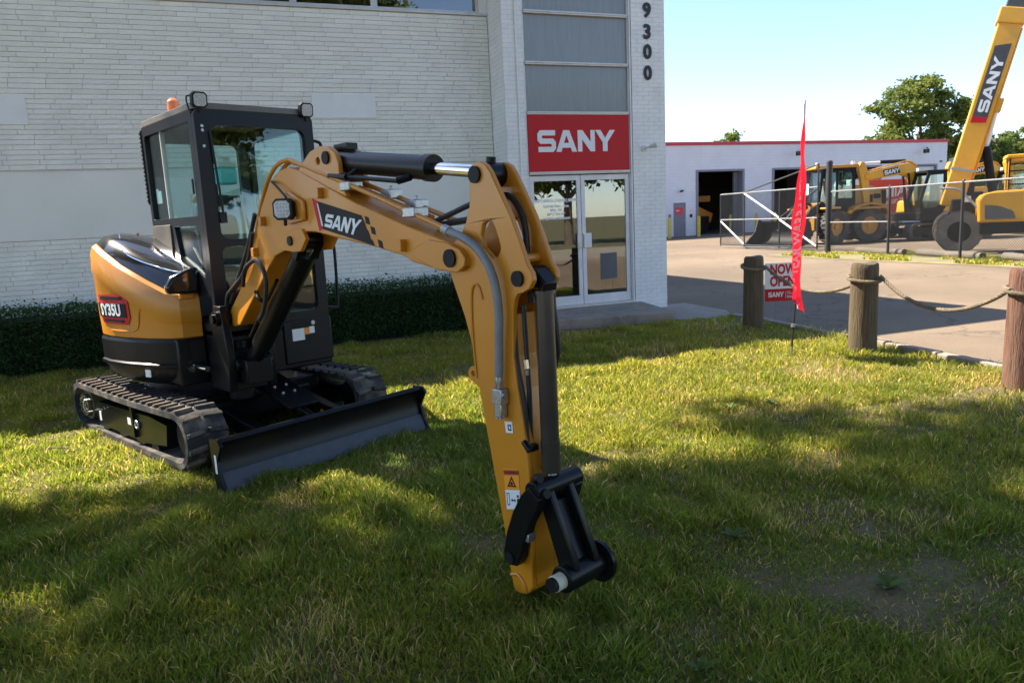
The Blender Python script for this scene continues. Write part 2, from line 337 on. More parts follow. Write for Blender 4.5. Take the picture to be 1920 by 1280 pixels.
ASPH = ground_mat('old_pale_asphalt', (0.165, 0.125, 0.086), (0.27, 0.20, 0.135), (0.085, 0.066, 0.05), 0.22, 85, 0.5, 110, True)
ASPHD = ground_mat('street_asphalt', (0.26, 0.225, 0.18), (0.34, 0.30, 0.24), (0.17, 0.15, 0.12), 0.3, 60, 0.4, 90)
def sheet(name, x0, x1, y0, y1, z, material):
    return tag(obj(name, ([(x0, y0, z), (x1, y0, z), (x1, y1, z), (x0, y1, z)], [(0, 1, 2, 3)]), material, smooth=None), kind='structure')
sheet('ground', -600, 600, -600, 900, -0.32, EARTH)
sheet('parking_lot', 6.98, 75, -4.0, 75, -0.045, ASPH)
sheet('road', -80, 80, -17, -6.5, -0.26, ASPHD)
# lawn
gx = np.arange(-9, 7.06, 0.11); gy = np.arange(-5.5, 12.2, 0.11); X, Y = np.meshgrid(gx, gy, indexing='ij')
Z = lawn_z(X, Y)+0.03*(vnoise(X, Y, 0.6, 1)-0.5)+0.012*(vnoise(X, Y, 0.2, 2)-0.5)
n0, n1 = X.shape; idx = np.arange(n0*n1).reshape(n0, n1)
Fq = np.stack([idx[:-1, :-1], idx[1:, :-1], idx[1:, 1:], idx[:-1, 1:]], -1).reshape(-1, 4)
tag(np_mesh('lawn', np.stack([X, Y, Z], -1).reshape(-1, 3), Fq, SOILM, smooth=True), kind='structure')
# strip of rough ground at the yard fence
gx = np.arange(17.0, 20.4, 0.2); gy = np.arange(6, 21.2, 0.2); X, Y = np.meshgrid(gx, gy, indexing='ij'); Z = -0.035+0.04*vnoise(X, Y, 0.8, 4)*np.clip((X-17)*2, 0, 1)*np.clip((20.4-X)*2, 0, 1)
n0, n1 = X.shape; idx = np.arange(n0*n1).reshape(n0, n1); Fq = np.stack([idx[:-1, :-1], idx[1:, :-1], idx[1:, 1:], idx[:-1, 1:]], -1).reshape(-1, 4)
VERGE = ground_mat('verge_earth', (0.17, 0.14, 0.08), (0.27, 0.22, 0.13), (0.13, 0.16, 0.04), 1.0, 7, 0.5, 30)
tag(np_mesh('verge', np.stack([X, Y, Z], -1).reshape(-1, 3), Fq, VERGE, smooth=True), kind='structure')

# grass blades --------------------------------------------------------------
def grass_mat():
    mt = bpy.data.materials.new('grass_blades'); mt.use_nodes = True; t = mt.node_tree; t.nodes.clear(); L = t.links.new; N = t.nodes.new
    o = N('ShaderNodeOutputMaterial'); at = N('ShaderNodeAttribute'); at.attribute_name = 'gcol'
    d = N('ShaderNodeBsdfPrincipled'); d.inputs['Roughness'].default_value = 0.5; d.inputs['Specular IOR Level'].default_value = 0.3; L(at.outputs['Color'], d.inputs['Base Color'])
    tr = N('ShaderNodeBsdfTranslucent'); sc2 = N('ShaderNodeVectorMath'); sc2.operation = 'MULTIPLY'; sc2.inputs[1].default_value = (2.5, 2.15, 1.5); L(at.outputs['Color'], sc2.inputs[0]); L(sc2.outputs[0], tr.inputs[0])
    mx = N('ShaderNodeMixShader'); mx.inputs[0].default_value = 0.55; L(d.outputs[0], mx.inputs[1]); L(tr.outputs[0], mx.inputs[2]); L(mx.outputs[0], o.inputs[0])
    return mt
GRASS = grass_mat()
EXC = (-0.28, 6.77)
def in_track(x, y):
    a = R(-62); dx = x-EXC[0]; dy = y-EXC[1]; lx = dx*math.cos(a)+dy*math.sin(a); ly = -dx*math.sin(a)+dy*math.cos(a)
    return (np.abs(lx) < 1.05) & (np.abs(np.abs(ly)-0.72) < 0.16)
def blades(n, x0, x1, y0, y1, seed, hmul=1.0, wide=1.0, z=None, keep=None, dry=0.0):
    g = np.random.default_rng(seed)
    x = g.uniform(x0, x1, n); y = g.uniform(y0, y1, n)
    dist = np.hypot(x, y)
    k = g.uniform(0, 1, n) > bare(x, y)*0.74
    if keep is not None: k &= keep(x, y, g)
    x, y, dist = x[k], y[k], dist[k]; n = len(x)
    z0 = (lawn_z(x, y) if z is None else np.full(n, z))-0.012
    tuft = vnoise(x, y, 0.22, 21); big = vnoise(x, y, 0.9, 22)
    h = (0.028+0.075*tuft*tuft+0.022*big)*g.uniform(0.6, 1.35, n)*hmul
    wd = g.uniform(0.0016, 0.0030, n)*wide*(1+dist*0.13)
    az = g.uniform(0, 2*np.pi, n); lean = g.uniform(0.15, 1.0, n)*h; la = g.uniform(0, 2*np.pi, n)+0.6
    dx, dy = np.cos(az)*wd, np.sin(az)*wd; lx, ly = np.cos(la)*lean, np.sin(la)*lean
    P0 = np.stack([x-dx, y-dy, z0], -1); P1 = np.stack([x+dx, y+dy, z0], -1)
    P2 = np.stack([x+lx*.35+dx*.8, y+ly*.35+dy*.8, z0+h*.62], -1); P3 = np.stack([x+lx*.35-dx*.8, y+ly*.35-dy*.8, z0+h*.62], -1)
    P4 = np.stack([x+lx, y+ly, z0+h*0.98], -1)
    V = np.stack([P0, P1, P2, P3, P4], 1).reshape(-1, 3); i = np.arange(n)[:, None]*5
    F = np.concatenate([i+np.array([0, 1, 2]), i+np.array([0, 2, 3]), i+np.array([3, 2, 4])], 0)
    # colours: fresh, yellowish, straw
    t = np.clip(0.45*vnoise(x, y, 0.7, 31)+0.40*g.uniform(0, 1, n)+0.25*np.clip((x+y-5.0)/7, 0, 1), 0, 1)[:, None]
    c = np.array([0.075, 0.135, 0.018])*(1-t)+np.array([0.22, 0.235, 0.036])*t
    straw = (g.uniform(0, 1, n) < 0.10+dry+0.35*bare(x, y))[:, None]
    c = np.where(straw, np.array([0.42, 0.34, 0.16])*g.uniform(.7, 1.2, (n, 1)), c)*g.uniform(.8, 1.2, (n, 1))
    col = np.repeat(np.concatenate([c, np.ones((n, 1))], 1), 5, 0)
    return V, F, col
parts = []
fr = lambda x, y, g: (x*RGT[0]+y*RGT[1] > -0.78*(x*FWD[0]+y*FWD[1])-0.3) & (x*RGT[0]+y*RGT[1] < 0.78*(x*FWD[0]+y*FWD[1])+0.3)
notrk = lambda x, y: ~in_track(x, y) & ~((y > 9.35) & (x > 4.15) & (x < 6.42)) & ~((x > 5.9) & (y > 9.35) & (x < 7.1)) & ~((y > 10.35) & (x < 3.6)) & (x < 6.97-0.05*np.sin(y*3))
def fall(x, y, g, near, far):
    d = np.hypot(x, y); pr = np.clip(1-(d-near)/(far-near), 0.16, 1)
    return fr(x, y, g) & notrk(x, y) & (g.uniform(0, 1, len(x)) < pr)
parts.append(blades(400000, -2.6, 7.0, 1.35, 5.2, 41, keep=lambda x, y, g: fall(x, y, g, 3.0, 7.5)))
parts.append(blades(330000, -3.4, 7.0, 4.6, 8.4, 42, keep=lambda x, y, g: fall(x, y, g, 4.5, 11)))
parts.append(blades(120000, -4.2, 7.0, 8.2, 11.2, 43, keep=lambda x, y, g: fall(x, y, g, 8, 16)))
parts.append(blades(26000, 17.2, 20.3, 8, 21, 44, hmul=1.3, wide=2.2, z=-0.02, keep=lambda x, y, g: vnoise(x, y, 0.9, 8) > 0.45, dry=0.1))
off = 0; VV, FF, CC = [], [], []
for V, F, c in parts: VV.append(V); FF.append(F+off); CC.append(c); off += len(V)
tag(np_mesh('grass', np.concatenate(VV), np.concatenate(FF), GRASS, attr={'gcol': ('FLOAT_COLOR', np.concatenate(CC))}), 'short lawn grass with worn brown patches', 'grass', kind='stuff')

# ------------------------------------------------------------------ office building
D, LW, XR = 10.935, 11.56, 6.82
bld = thing('office_building', 'white painted brick office building with recessed glass entrance', 'building', (3.4, 14, 0))
def part(name, g, material, parent=bld, smooth=None, bevel=0, org=(3.4, 14, 0)):
    o = obj(name, ([(p[0]-org[0], p[1]-org[1], p[2]-org[2]) for p in g[0]], g[1]), material, parent, smooth, bevel)
    return o
TOP = 5.85
front = part('front_wall', join(gbox(-8, 3.98, LW+.012, LW+.3, -.4, 4.84), gbox(-8, 3.98, LW+.012, LW+.3, 5.42, TOP)), MORT)
part('rear_body', join(gbox(-8, -7.7, LW+.3, 22, -.4, TOP), gbox(-8, XR-.02, 21.7, 22, -.4, TOP), gbox(XR-.3, XR-.01, D+.35, 21.7, -.4, TOP)), PAINTP)
part('roof', gbox(-8.2, XR+.04, D-.02, 22.2, TOP, TOP+.12), MORT)
part('interior_floor', gbox(-7.6, XR-.3, LW+.3, 21.7, 0.12, 0.165), DARK)
part('interior_partition', join(gbox(-7.6, XR-.3, 14.2, 14.3, .165, TOP), gbox(3.7, 3.8, LW+.3, 14.2, .165, TOP)), mat('interior_wall', (0.16, 0.15, 0.13), 0.9))
part('interior_ceiling', gbox(-7.6, 3.7, LW+.3, 14.2, TOP-.06, TOP), mat('ceiling_white', (0.55, 0.55, 0.54), 0.9))
# long norman bricks of the side wall: courses above and below the smooth band
CH, BL = 0.0655, 0.43
def brick_geo(l, seed):
    q = random.Random(seed); h = CH-0.007; nx, nz = 5, 2; G = []
    for i in range(nx+1):
        row = []
        for j in range(nz+1):
            row.append(((l-.006)*i/nx-(l-.006)/2, -0.004*q.random()-(0.003 if 0 < i < nx and j == 1 else 0), h*j/nz-h/2))
        G.append(row)
    V, F = gsheet(G); nV = len(V)
    rim = [(i*(nz+1)) for i in range(nx+1)]+[nx*(nz+1)+j for j in range(1, nz+1)]+[i*(nz+1)+nz for i in range(nx-1, -1, -1)]+[j for j in range(nz-1, 0, -1)]
    V = V+[(V[k][0], 0.02, V[k][2]) for k in rim]; m_ = len(rim)
    F = F+[(rim[k], rim[(k+1) % m_], nV+(k+1) % m_, nV+k) for k in range(m_)]
    return V, F
def brick_mat(name, src):
    mt = src.copy(); mt.name = name; t = mt.node_tree; p = t.nodes['Principled BSDF']; oi = t.nodes.new('ShaderNodeObjectInfo')
    mr = t.nodes.new('ShaderNodeMapRange'); mr.inputs[3].default_value = 0.94; mr.inputs[4].default_value = 1.05; t.links.new(oi.outputs['Random'], mr.inputs[0])
    sc_ = t.nodes.new('ShaderNodeVectorMath'); sc_.operation = 'SCALE'; lk = p.inputs['Base Color'].links[0].from_socket; t.links.new(lk, sc_.inputs[0]); t.links.new(mr.outputs[0], sc_.inputs['Scale']); t.links.new(sc_.outputs[0], p.inputs['Base Color'])
    return mt
BRK = brick_mat('painted_brick', PAINTW)
bmeshes = [mesh_of('brick', brick_geo(BL, s), BRK, 60) for s in range(6)]
spots = []
for z0, z1 in ((2.585, 4.82), (0.45, 1.655)):
    k = 0; z = z1-CH/2
    while z > z0:
        x = -3.75+random.uniform(0, BL) if k % 2 == 0 else -3.75+random.uniform(0, BL)
        while x+BL/2 < 3.97:
            spots.append((x, z, BL)); x += BL
        rem = 3.974-(x-BL/2)
        if rem > .03: spots.append((x-BL/2+rem/2, z, rem))
        k += 1; z -= CH
patches = [(1.16, 2.10, 3.27, 3.61), (-2.9, -2.52, 3.18, 3.55)]
# the largest in view: nearest to the camera and not behind the machine or hedge
def show(s):
    hid = s[2] < BL or (-1.3 < s[0] < 1.6 and s[1] < 3.4) or s[1] < 0.85
    return (1 if hid else 0, math.hypot(s[0]-0.5, s[1]-3.8))
spots.sort(key=show)
for i, (x, z, _l) in enumerate(spots[:300]):
    o = bpy.data.objects.new('brick', bmeshes[i % 6]); C.objects.link(o); o.parent = front; o.location = (x-3.4, LW-14+random.uniform(-.0015, .0015), z)
rest = []
for i, (x, z, _l) in enumerate(spots[300:]):
    V, F = brick_geo(_l, i % 9); rest.append(([(p[0]+x, p[1]+LW+random.uniform(-.0015, .0015), p[2]+z) for p in V], F))
tag(part('brickwork', join(*rest), PAINTW, front, 60), 'painted brick courses of the side wall', kind='stuff')
part('smooth_band', gbox(-8, 3.975, LW-.008, LW+.05, 1.66, 2.575), STUC, front, bevel=.004)
part('band_drip_edge', gbox(-8, 3.975, LW-.016, LW+.05, 2.572, 2.582), ALU, front)
for k, (a, b, c, d_) in enumerate(patches): part('painted_out_patch', gbox(a, b, LW-.016, LW+.03, c, d_), mat('patch_paint', (0.80, 0.80, 0.76), 0.6, var=0.03), front)
# strip windows at the top of the wall
part('window_sill', gbox(-8, 4.0, LW-.03, LW+.16, 4.825, 4.862), ALU, front, bevel=.004)
xs = [-5.4, -3.6, -1.85, -0.1, 1.02, 2.2, 3.85]
for a, b in zip(xs[:-1], xs[1:]):
    wf = part('strip_window', gplate([[(a, 4.862), (b, 4.862), (b, 5.42), (a, 5.42)], [(a+.05, 4.90), (b-.05, 4.90), (b-.05, 5.38), (a+.05, 5.38)]], LW+.03, LW+.09, XZ()), ALU, front)
    part('pane', gbox(a+.045, b-.045, LW+.055, LW+.063, 4.895, 5.385), GLD, wf)
part('wall_end', gbox(3.85, 3.98, LW, LW+.3, 4.862, 5.42), PAINTP, front)
for x in (-2.6, -.4, 1.6):
    part('ceiling_tube_light', gbox(x, x+1.1, 12.15, 12.28, 5.40, 5.43), emit('tube_glow', (1, .95, .85), 2.5), bld)
# entrance bay pillars in small flush brick
def small_bricks(a0, a1, z0, z1, place, ch=0.068, bl=0.205):
    """place(u,z,depth)->xyz ; returns joined thin brick faces"""
    gs = []; k = 0; z = z0
    while z+ch <= z1+1e-6:
        u = a0-(0 if k % 2 == 0 else bl/2)
        while u < a1-1e-6:
            u0, u1 = max(u, a0)+.002, min(u+bl, a1)-.002
            if u1-u0 > .012:
                dd = random.uniform(-.0012, .0012)
                V = [place(u0, z+.002, -.005+dd), place(u1, z+.002, -.005+dd), place(u1, z+ch-.003, -.005+dd), place(u0, z+ch-.003, -.005+dd), place(u0, z+.002, .01), place(u1, z+.002, .01), place(u1, z+ch-.003, .01), place(u0, z+ch-.003, .01)]
                gs.append((V, [(0, 1, 2, 3), (0, 4, 5, 1), (1, 5, 6, 2), (2, 6, 7, 3), (3, 7, 4, 0)]))
            u += bl
        k += 1; z += ch
    return join(*gs)
pl = part('entrance_pillar', gbox(3.985, 4.31, D, LW+.3, -.4, TOP), MORT)
tag(part('brickwork', join(small_bricks(3.985, 4.31, -.2, TOP-.02, lambda u, z, d: (u, D+d, z)), small_bricks(D, LW, -.2, TOP-.02, lambda u, z, d: (3.985+d, u, z))), PAINTP, pl), 'small flush painted bricks of the narrow pillar', kind='stuff')
prr = part('entrance_pillar', gbox(6.20, XR, D, D+.4, -.4, TOP), MORT)
tag(part('brickwork', join(small_bricks(6.20, XR, -.2, TOP-.02, lambda u, z, d: (u, D+d, z)), small_bricks(D, D+.4, -.2, TOP-.02, lambda u, z, d: (XR-d, u, z))), PAINTP, prr), 'small flush painted bricks of the numbered pillar', kind='stuff')
part('conduit', gcyl((4.20, D-.02, -.1), (4.20, D-.02, TOP), .012, 8), PAINTP, pl)
# curtain wall
fx0, fx1 = 4.31, 6.20
part('window_frame', join(gbox(fx0, fx0+.035, D+.02, D+.12, .16, TOP), gbox(fx1-.06, fx1, D+.02, D+.12, .16, TOP), gbox(fx1-.045, fx1-.02, D-.015, D+.02, .16, TOP)), ALUW, bevel=.003)
for z in (2.315, 3.24, 3.99, 4.74):
    part('mullion', join(gbox(fx0+.035, fx1-.06, D-.005, D+.1, z, z+.045), gbox(fx0+.035, fx1-.06, D-.02, D-.005, z+.022, z+.045)), ALU, bevel=.003)
for a, b in ((3.285, 3.99), (4.035, 4.74), (4.785, TOP)):
    part('window_pane', gbox(fx0+.035, fx1-.06, D+.05, D+.06, a, b), SPAN)
sg = part('sign_panel', gbox(fx0+.037, fx1-.065, D+.005, D+.04, 2.362, 3.238), REDP, bevel=.002)
part('sign_lettering', logo(.335, 1.37, .012, lambda u, v, w_: (4.50+u, D+.005-w_, 2.665+v)), WHT, sg)
# double door
def leaf(x0, x1):
    z0, z1 = .19, 2.30; st = .068
    d = part('door', gplate([[(x0, z0), (x1, z0), (x1, z1), (x0, z1)], [(x0+st, z0+.15), (x1-st, z0+.15), (x1-st, z1-.085), (x0+st, z1-.085)]], D+.035, D+.08, XZ()), ALUW, bevel=.004)
    part('glass', gbox(x0+st-.005, x1-st+.005, D+.054, D+.06, z0+.145, z1-.08), GLD, d)
    return d
dl = leaf(4.352, 5.236); dr = leaf(5.246, 6.132)
part('pull_plate', gbox(5.145, 5.225, D+.0, D+.034, 1.12, 1.36), ALU, dl, bevel=.006)
part('pull_plate', gbox(5.262, 5.40, D+.0, D+.034, 1.12, 1.36), ALUW, dr, bevel=.006)
part('door_threshold', gbox(fx0, fx1, D-.01, D+.12, .145, .188), ALU)
for s, z, sz in (('SALES | RENTAL | PARTS | SERVICE', 1.905, .058), ('HOURS | 8am - 4pm', 1.815, .055), ('Mon - Fri', 1.755, .055), ('(609) 923-6169', 1.69, .055), ('sanyofpennsauken.com', 1.625, .055)):
    part('door_lettering', text_on(s, sz, lambda u, v, z=z: (4.80+u, D+.0525, z+v), bold=.0042, sx=.95), WHT, dl)
for ch, z in zip('9300', (4.86, 4.53, 4.22, 3.89)):
    V, F = text_geo(ch, .30, .012)
    part('house_number', join(([(6.495+p[0], D-.022, z+p[1]) for p in V], F), ([(6.495+p[0], D-.012, z+p[1]) for p in V], F)), mat('number_black', (0.012, 0.014, 0.02), 0.5), prr)
sp = part('spotlight', join(gcyl((6.40, D, 2.70), (6.40, D-.03, 2.70), .05, 16), gcyl((6.40, D-.03, 2.70), (6.45, D-.14, 2.715), .015, 8), gcyl((6.44, D-.13, 2.71), (6.53, D-.2, 2.74), .028, 14, .045)), mat('lamp_white', (0.6, 0.58, 0.54), 0.5), prr, 40)
# hedge bed, step, walkway, kerb
tag(obj('planting_bed', gbox(-12, 3.7, 10.35, LW+.02, -.2, 0.02), SOIL, smooth=None), kind='structure')
stp = gplate([(4.05, 9.80), (5.98, 9.43), (6.05, 9.46), (6.33, D+.05), (4.05, D+.05)], -.1, .15, lambda u, v, w_: (u, v, w_))
tag(obj('concrete_step', stp, CONC, smooth=None, bevel=.02), 'low worn concrete slab in front of the glass doors', 'step')
tag(obj('walkway', gplate([(6.12, 9.5), (6.95, 9.25), (7.3, 9.9), (7.35, 11.2), (6.36, 11.2), (6.34, 10.9)], -.1, .012, lambda u, v, w_: (u, v, w_)), CONCL, smooth=None, bevel=.01), kind='structure')
kp = [(6.97, 9.3), (7.02, 8.58), (6.96, 7.6), (6.95, 6.9), (6.88, 6.3), (6.85, 5.6), (6.83, 4.85), (6.8, 3.6), (6.8, 2)]
kerb = tag(obj('kerb', join(*[xf(gbox(0, (Vector(b)-Vector(a)).length-.015, -.06, .06, -.2, .055-.012*(i % 3)), Matrix.Translation((a[0], a[1], 0)) @ Matrix.Rotation(math.atan2(b[1]-a[1], b[0]-a[0]), 4, 'Z')) for i, (a, b) in enumerate(zip(kp[:-1], kp[1:]))]), CONCL, smooth=None, bevel=.015), kind='structure')

# leaves: small bent quads ------------------------------------------------
def leaf_cloud(pos, size, g, up=0.3, aspect=0.5):
    n = len(pos); a = g.normal(size=(n, 3)); a[:, 2] *= 0.6; a /= np.linalg.norm(a, axis=1)[:, None]
    b = g.normal(size=(n, 3)); b[:, 2] += up*2; b -= a*np.sum(a*b, 1)[:, None]; b /= np.linalg.norm(b, axis=1)[:, None]
    s = size*g.uniform(.6, 1.35, n)[:, None]; nn = np.cross(a, b)
    P = np.stack([pos-a*s*.5, pos-b*s*aspect*.5+nn*s*.08, pos+a*s*.5, pos+b*s*aspect*.5+nn*s*.08], 1).reshape(-1, 3)
    i = np.arange(n)[:, None]*4
    return P, i+np.array([0, 1, 2, 3])
def make_hedge():
    t = thing('hedge', 'long clipped dark green hedge along the brick wall', 'hedge', (-1, 10.85, 0))
    g = np.random.default_rng(3); n = 90000
    x = g.uniform(-6, 3.62, n); y = g.uniform(10.3, 11.42, n); z = g.uniform(0.03, 0.86, n)
    top = 0.80+0.05*(vnoise(x, y, .35, 6)-.5)+0.04*(vnoise(x, y, .12, 7)-.5); fy = 10.36+0.08*vnoise(x, z, .3, 12)+.05*(z < .15)
    d = np.minimum(np.minimum(top-z, y-fy), 3.58-x); k = (d > -0.02) & (d < 0.16*g.uniform(.15, 1, n)**1.2)
    # loose shoots above the clipped top
    m_ = 1500; sx = g.uniform(-6, 3.5, m_); sy = g.uniform(10.4, 11.35, m_); sz = 0.80+g.uniform(0, .11, m_)**1.0*(vnoise(sx, sy, .25, 15) > .55)
    q_ = 34000; hx = g.uniform(-4.5, 3.6, q_); hz = g.uniform(.03, .82, q_)**1.0; hy = 10.36+0.08*vnoise(hx, hz, .3, 12)+g.uniform(-.03, .09, q_)
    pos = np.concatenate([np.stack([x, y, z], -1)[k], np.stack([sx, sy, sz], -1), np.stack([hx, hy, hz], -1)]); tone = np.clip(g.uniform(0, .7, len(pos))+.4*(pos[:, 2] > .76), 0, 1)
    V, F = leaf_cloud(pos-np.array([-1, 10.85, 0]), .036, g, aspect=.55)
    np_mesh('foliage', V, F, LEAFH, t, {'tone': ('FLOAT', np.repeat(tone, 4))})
    obj('dark_core', ([(p[0]+1, p[1]-10.85, p[2]) for p in gbox(-6, 3.46, 10.58, 11.38, .02, .66)[0]], gbox(0, 1, 0, 1, 0, 1)[1]), mat('hedge_core', (0.012, 0.014, 0.007), .95), t, None)  # solid near-black box put inside, standing in for shade between the leaves
make_hedge()

# ================================================================== the compact excavator (x forward, y left, z up in its own frame)
ex = thing('compact_excavator', 'orange and black compact excavator with glazed cab, lowered boom and no bucket', 'excavator', (-0.28, 6.77, -0.02), R(-67))
YB = -0.184; BX = 3.965
def ep(name, g, material, parent=ex, smooth=35, bevel=0, seg=2): return obj(name, g, material, parent, smooth, bevel, seg)
uc = lambda g: rotz(g, R(5))

# --- undercarriage
def track(side):
    yc = 0.72*side; hw = 0.15; r = 0.205; zc = 0.225; hl = 0.95
    def loop(rad, n=14):
        top = [(hl-.04-(2*hl-.08)*k/10, zc+rad-.014*math.sin(math.pi*k/10)) for k in range(11)]
        rear = [(-hl+rad*math.cos(a), zc+rad*math.sin(a)) for a in np.linspace(math.pi/2, 3*math.pi/2, n)]
        frt = [(hl+rad*math.cos(a), zc+rad*math.sin(a)) for a in np.linspace(-math.pi/2, math.pi/2, n)]
        return frt+top[1:-1]+rear
    outer, inner = loop(r), loop(r-.045)
    tr = ep('rubber_track', uc(gplate([outer, inner], yc-hw, yc+hw, XZ())), RUB, bevel=.008)
    # lugs along the loop
    P = outer+[outer[0]]; seg = [math.dist(P[i], P[i+1]) for i in range(len(P)-1)]; tot = sum(seg); nl = 44
    lug = join(gplate([(-.020, 0), (.020, 0), (.013, .024), (-.013, .024)], -hw+.004, -.012, lambda u, v, w_: (u+(w_+hw)*.12, w_, v)), gplate([(-.020, 0), (.020, 0), (.013, .024), (-.013, .024)], .012, hw-.004, lambda u, v, w_: (u+(hw-w_)*.12, w_, v)))
    lm = mesh_of('tread_lug', lug, RUB, None)
    for k in range(nl):
        s = (k+.3)/nl*tot; i = 0
        while s > seg[i]: s -= seg[i]; i += 1
        a, b = P[i], P[i+1]; t = s/seg[i]; x, z = a[0]+(b[0]-a[0])*t, a[1]+(b[1]-a[1])*t
        dx, dz = (b[0]-a[0])/seg[i], (b[1]-a[1])/seg[i]
        M = Matrix.Rotation(R(5), 4, 'Z') @ Matrix.Translation((x, yc, z)) @ Matrix(((dx, 0, dz, 0), (0, 1, 0, 0), (dz, 0, -dx, 0), (0, 0, 0, 1)))
        o = bpy.data.objects.new('tread_lug', lm); C.objects.link(o); o.parent = tr; o.matrix_local = M
    ys = yc+side*.02
    fr_ = ep('track_frame', uc(join(gplate([(-.62, .10), (-.50, .075), (-.40, .10), (-.22, .10), (-.12, .075), (0, .10), (.16, .10), (.26, .075), (.36, .10), (.72, .14), (.76, .30), (.45, .325), (-.62, .30), (-.72, .22)], ys-.10, ys+.10, XZ()), gbox(.15, .19, ys+side*.1, ys+side*.125, .12, .37))), BLK, bevel=.008)
    for x in (-.52, -.16, .2, .48): ep('track_roller', uc(gcyl((x, yc-.11, .082), (x, yc+.11, .082), .062, 18)), BLKM, fr_)
    ep('drive_sprocket', uc(join(gcyl((-hl, yc-.09, zc), (-hl, yc+.10*1, zc), .135, 24), gcyl((-hl, yc+side*.10, zc), (-hl, yc+side*.125, zc), .10, 24), *[gcyl((-hl+.06*math.cos(a), yc+side*.12, zc+.06*math.sin(a)), (-hl+.06*math.cos(a), yc+side*.14, zc+.06*math.sin(a)), .012, 8) for a in np.arange(0, 6.28, .785)])), mat('olive_hub', (0.10, 0.09, 0.045), .45), tr)
    ep('idler_wheel', uc(gcyl((hl, yc-.07, zc), (hl, yc+.07, zc), .15, 28)), BLKM, tr)
    ep('grab_loop', uc(gtube(bez([(-.77, ys+side*.10, .19), (-.79, ys+side*.15, .20), (-.79, ys+side*.15, .29), (-.76, ys+side*.10, .30)], 5), .007, 8)), STL, fr_)
    if side < 0:
        ep('warning_sticker', uc(join(gbox(.02, .17, ys-.103, ys-.101, .20, .255))), WHT, fr_, None)
        ep('warning_sticker', uc(gbox(.09, .17, ys-.1045, ys-.1032, .204, .251)), ORG, fr_, None)
        ep('tie_down_ring', uc(gtube([(.23+.028*math.cos(a), ys-.112, .23+.028*math.sin(a)) for a in np.linspace(0, 6.28, 17)], .009, 8)), STL, fr_)
        ep('white_tag', uc(gbox(-.60, -.56, ys-.104, ys-.1, .14, .22)), WHT, fr_, None)
    return tr
track(-1); track(1)
ep('undercarriage_frame', uc(join(gbox(-.55, .55, -.60, .60, .22, .40), gcyl((0, 0, .38), (0, 0, .53), .42, 40), gbox(.5, .68, -.42, .42, .2, .36))), BLK, bevel=.012)
for s in (-1, 1): ep('blade_arm', uc(join(gplate([(.45, .22), (1.05, .13), (1.55, .10), (1.57, .20), (1.05, .25), (.45, .36)], s*.34-.045, s*.34+.045, XZ()))), BLK, bevel=.008)
ep('blade_cylinder', uc(join(gcyl((.45, 0, .46), (1.05, 0, .34), .05, 18), gcyl((1.05, 0, .34), (1.52, 0, .23), .025, 14), gbox(1.44, 1.56, -.07, .07, .16, .28))), BLK)
cov = ep('cylinder_cover_plate', uc(xf(gbox(-.30, .30, -.13, .13, -.01, .012), Matrix.Translation((.98, 0, .42)) @ Matrix.Rotation(R(16), 4, 'Y'))), BLK, bevel=.004)
for i in range(2):
    for j in range(2): ep('bolt', uc(gcyl((.93+.12*i, -.05+.1*j, .445-.034*i), (.93+.12*i, -.05+.1*j, .462-.034*i), .011, 8)), STL, cov)
prof = [(1.60, .345), (1.555, .335), (1.535, .28), (1.53, .20), (1.55, .11), (1.60, .02), (1.622, .02), (1.575, .11), (1.556, .20), (1.56, .28), (1.575, .318), (1.61, .33)]
bl = ep('dozer_blade', uc(gplate([(p[0]+.02, p[1]) for p in prof], -.87, .87, XZ())), BLK, smooth=50)
ep('cutting_edge', uc(gplate([(1.580, .115), (1.648, .0), (1.666, .0), (1.600, .118)], -.872, .872, XZ())), mat('blade_edge_steel', (0.045, 0.048, 0.06), .5, var=.2, scale=10), bl, None)
ep('blade_top_bar', uc(gcyl((1.60, -.87, .338), (1.60, .87, .338), .016, 12)), BLK, bl)
for s in (-1, 1): ep('blade_end_plate', uc(gplate([(1.52, .345), (1.63, .35), (1.665, .31), (1.60, .20), (1.635, .08), (1.68, .0), (1.56, .0), (1.53, .12)], s*.872-.012, s*.872+.012, XZ())), BLK, bl, bevel=.003)
ep('serial_sticker', uc(gbox(1.575, 1.60, -.8875, -.8855, .12, .245)), WHT, bl, None)
ep('wrench_decal', uc(join(gplate([(1.05, .185), (1.2, .20), (1.2, .215), (1.05, .20)], .283, .287, XZ()), gcyl((1.04, .283, .192), (1.04, .287, .192), .02, 12))), ORG, ex, None)

# --- house: hood outline from the front right corner round the tail to the left side
path = [(.62, -.36), (.60, -.50), (.53, -.58), (.35, -.68), (.10, -.77), (-.15, -.82)]+[(.89*math.cos(a), .89*math.sin(a)) for a in np.linspace(R(-113), R(-247), 18)]+[(-.1, .84), (.3, .80)]
def ztop(x): return float(np.interp(x, [-.5, -.3, -.15, .1, .35, .53, .62], [1.63, 1.625, 1.57, 1.46, 1.35, 1.255, 1.235]))
pv = [Vector((p[0], p[1])) for p in path]
def nrm(i):
    a, b = pv[max(i-1, 0)], pv[min(i+1, len(pv)-1)]; d = (b-a).normalized(); return Vector((d.y, -d.x))*-1
def ring(zf, off): return [(p.x-nrm(i).x*-off, p.y-nrm(i).y*-off, zf(p.x)) for i, p in enumerate(pv)]
sgn = 1 if nrm(9).dot(pv[9]) > 0 else -1
def ring(zf, off): return [(p.x+nrm(i).x*off*sgn, p.y+nrm(i).y*off*sgn, zf(p.x)) for i, p in enumerate(pv)]
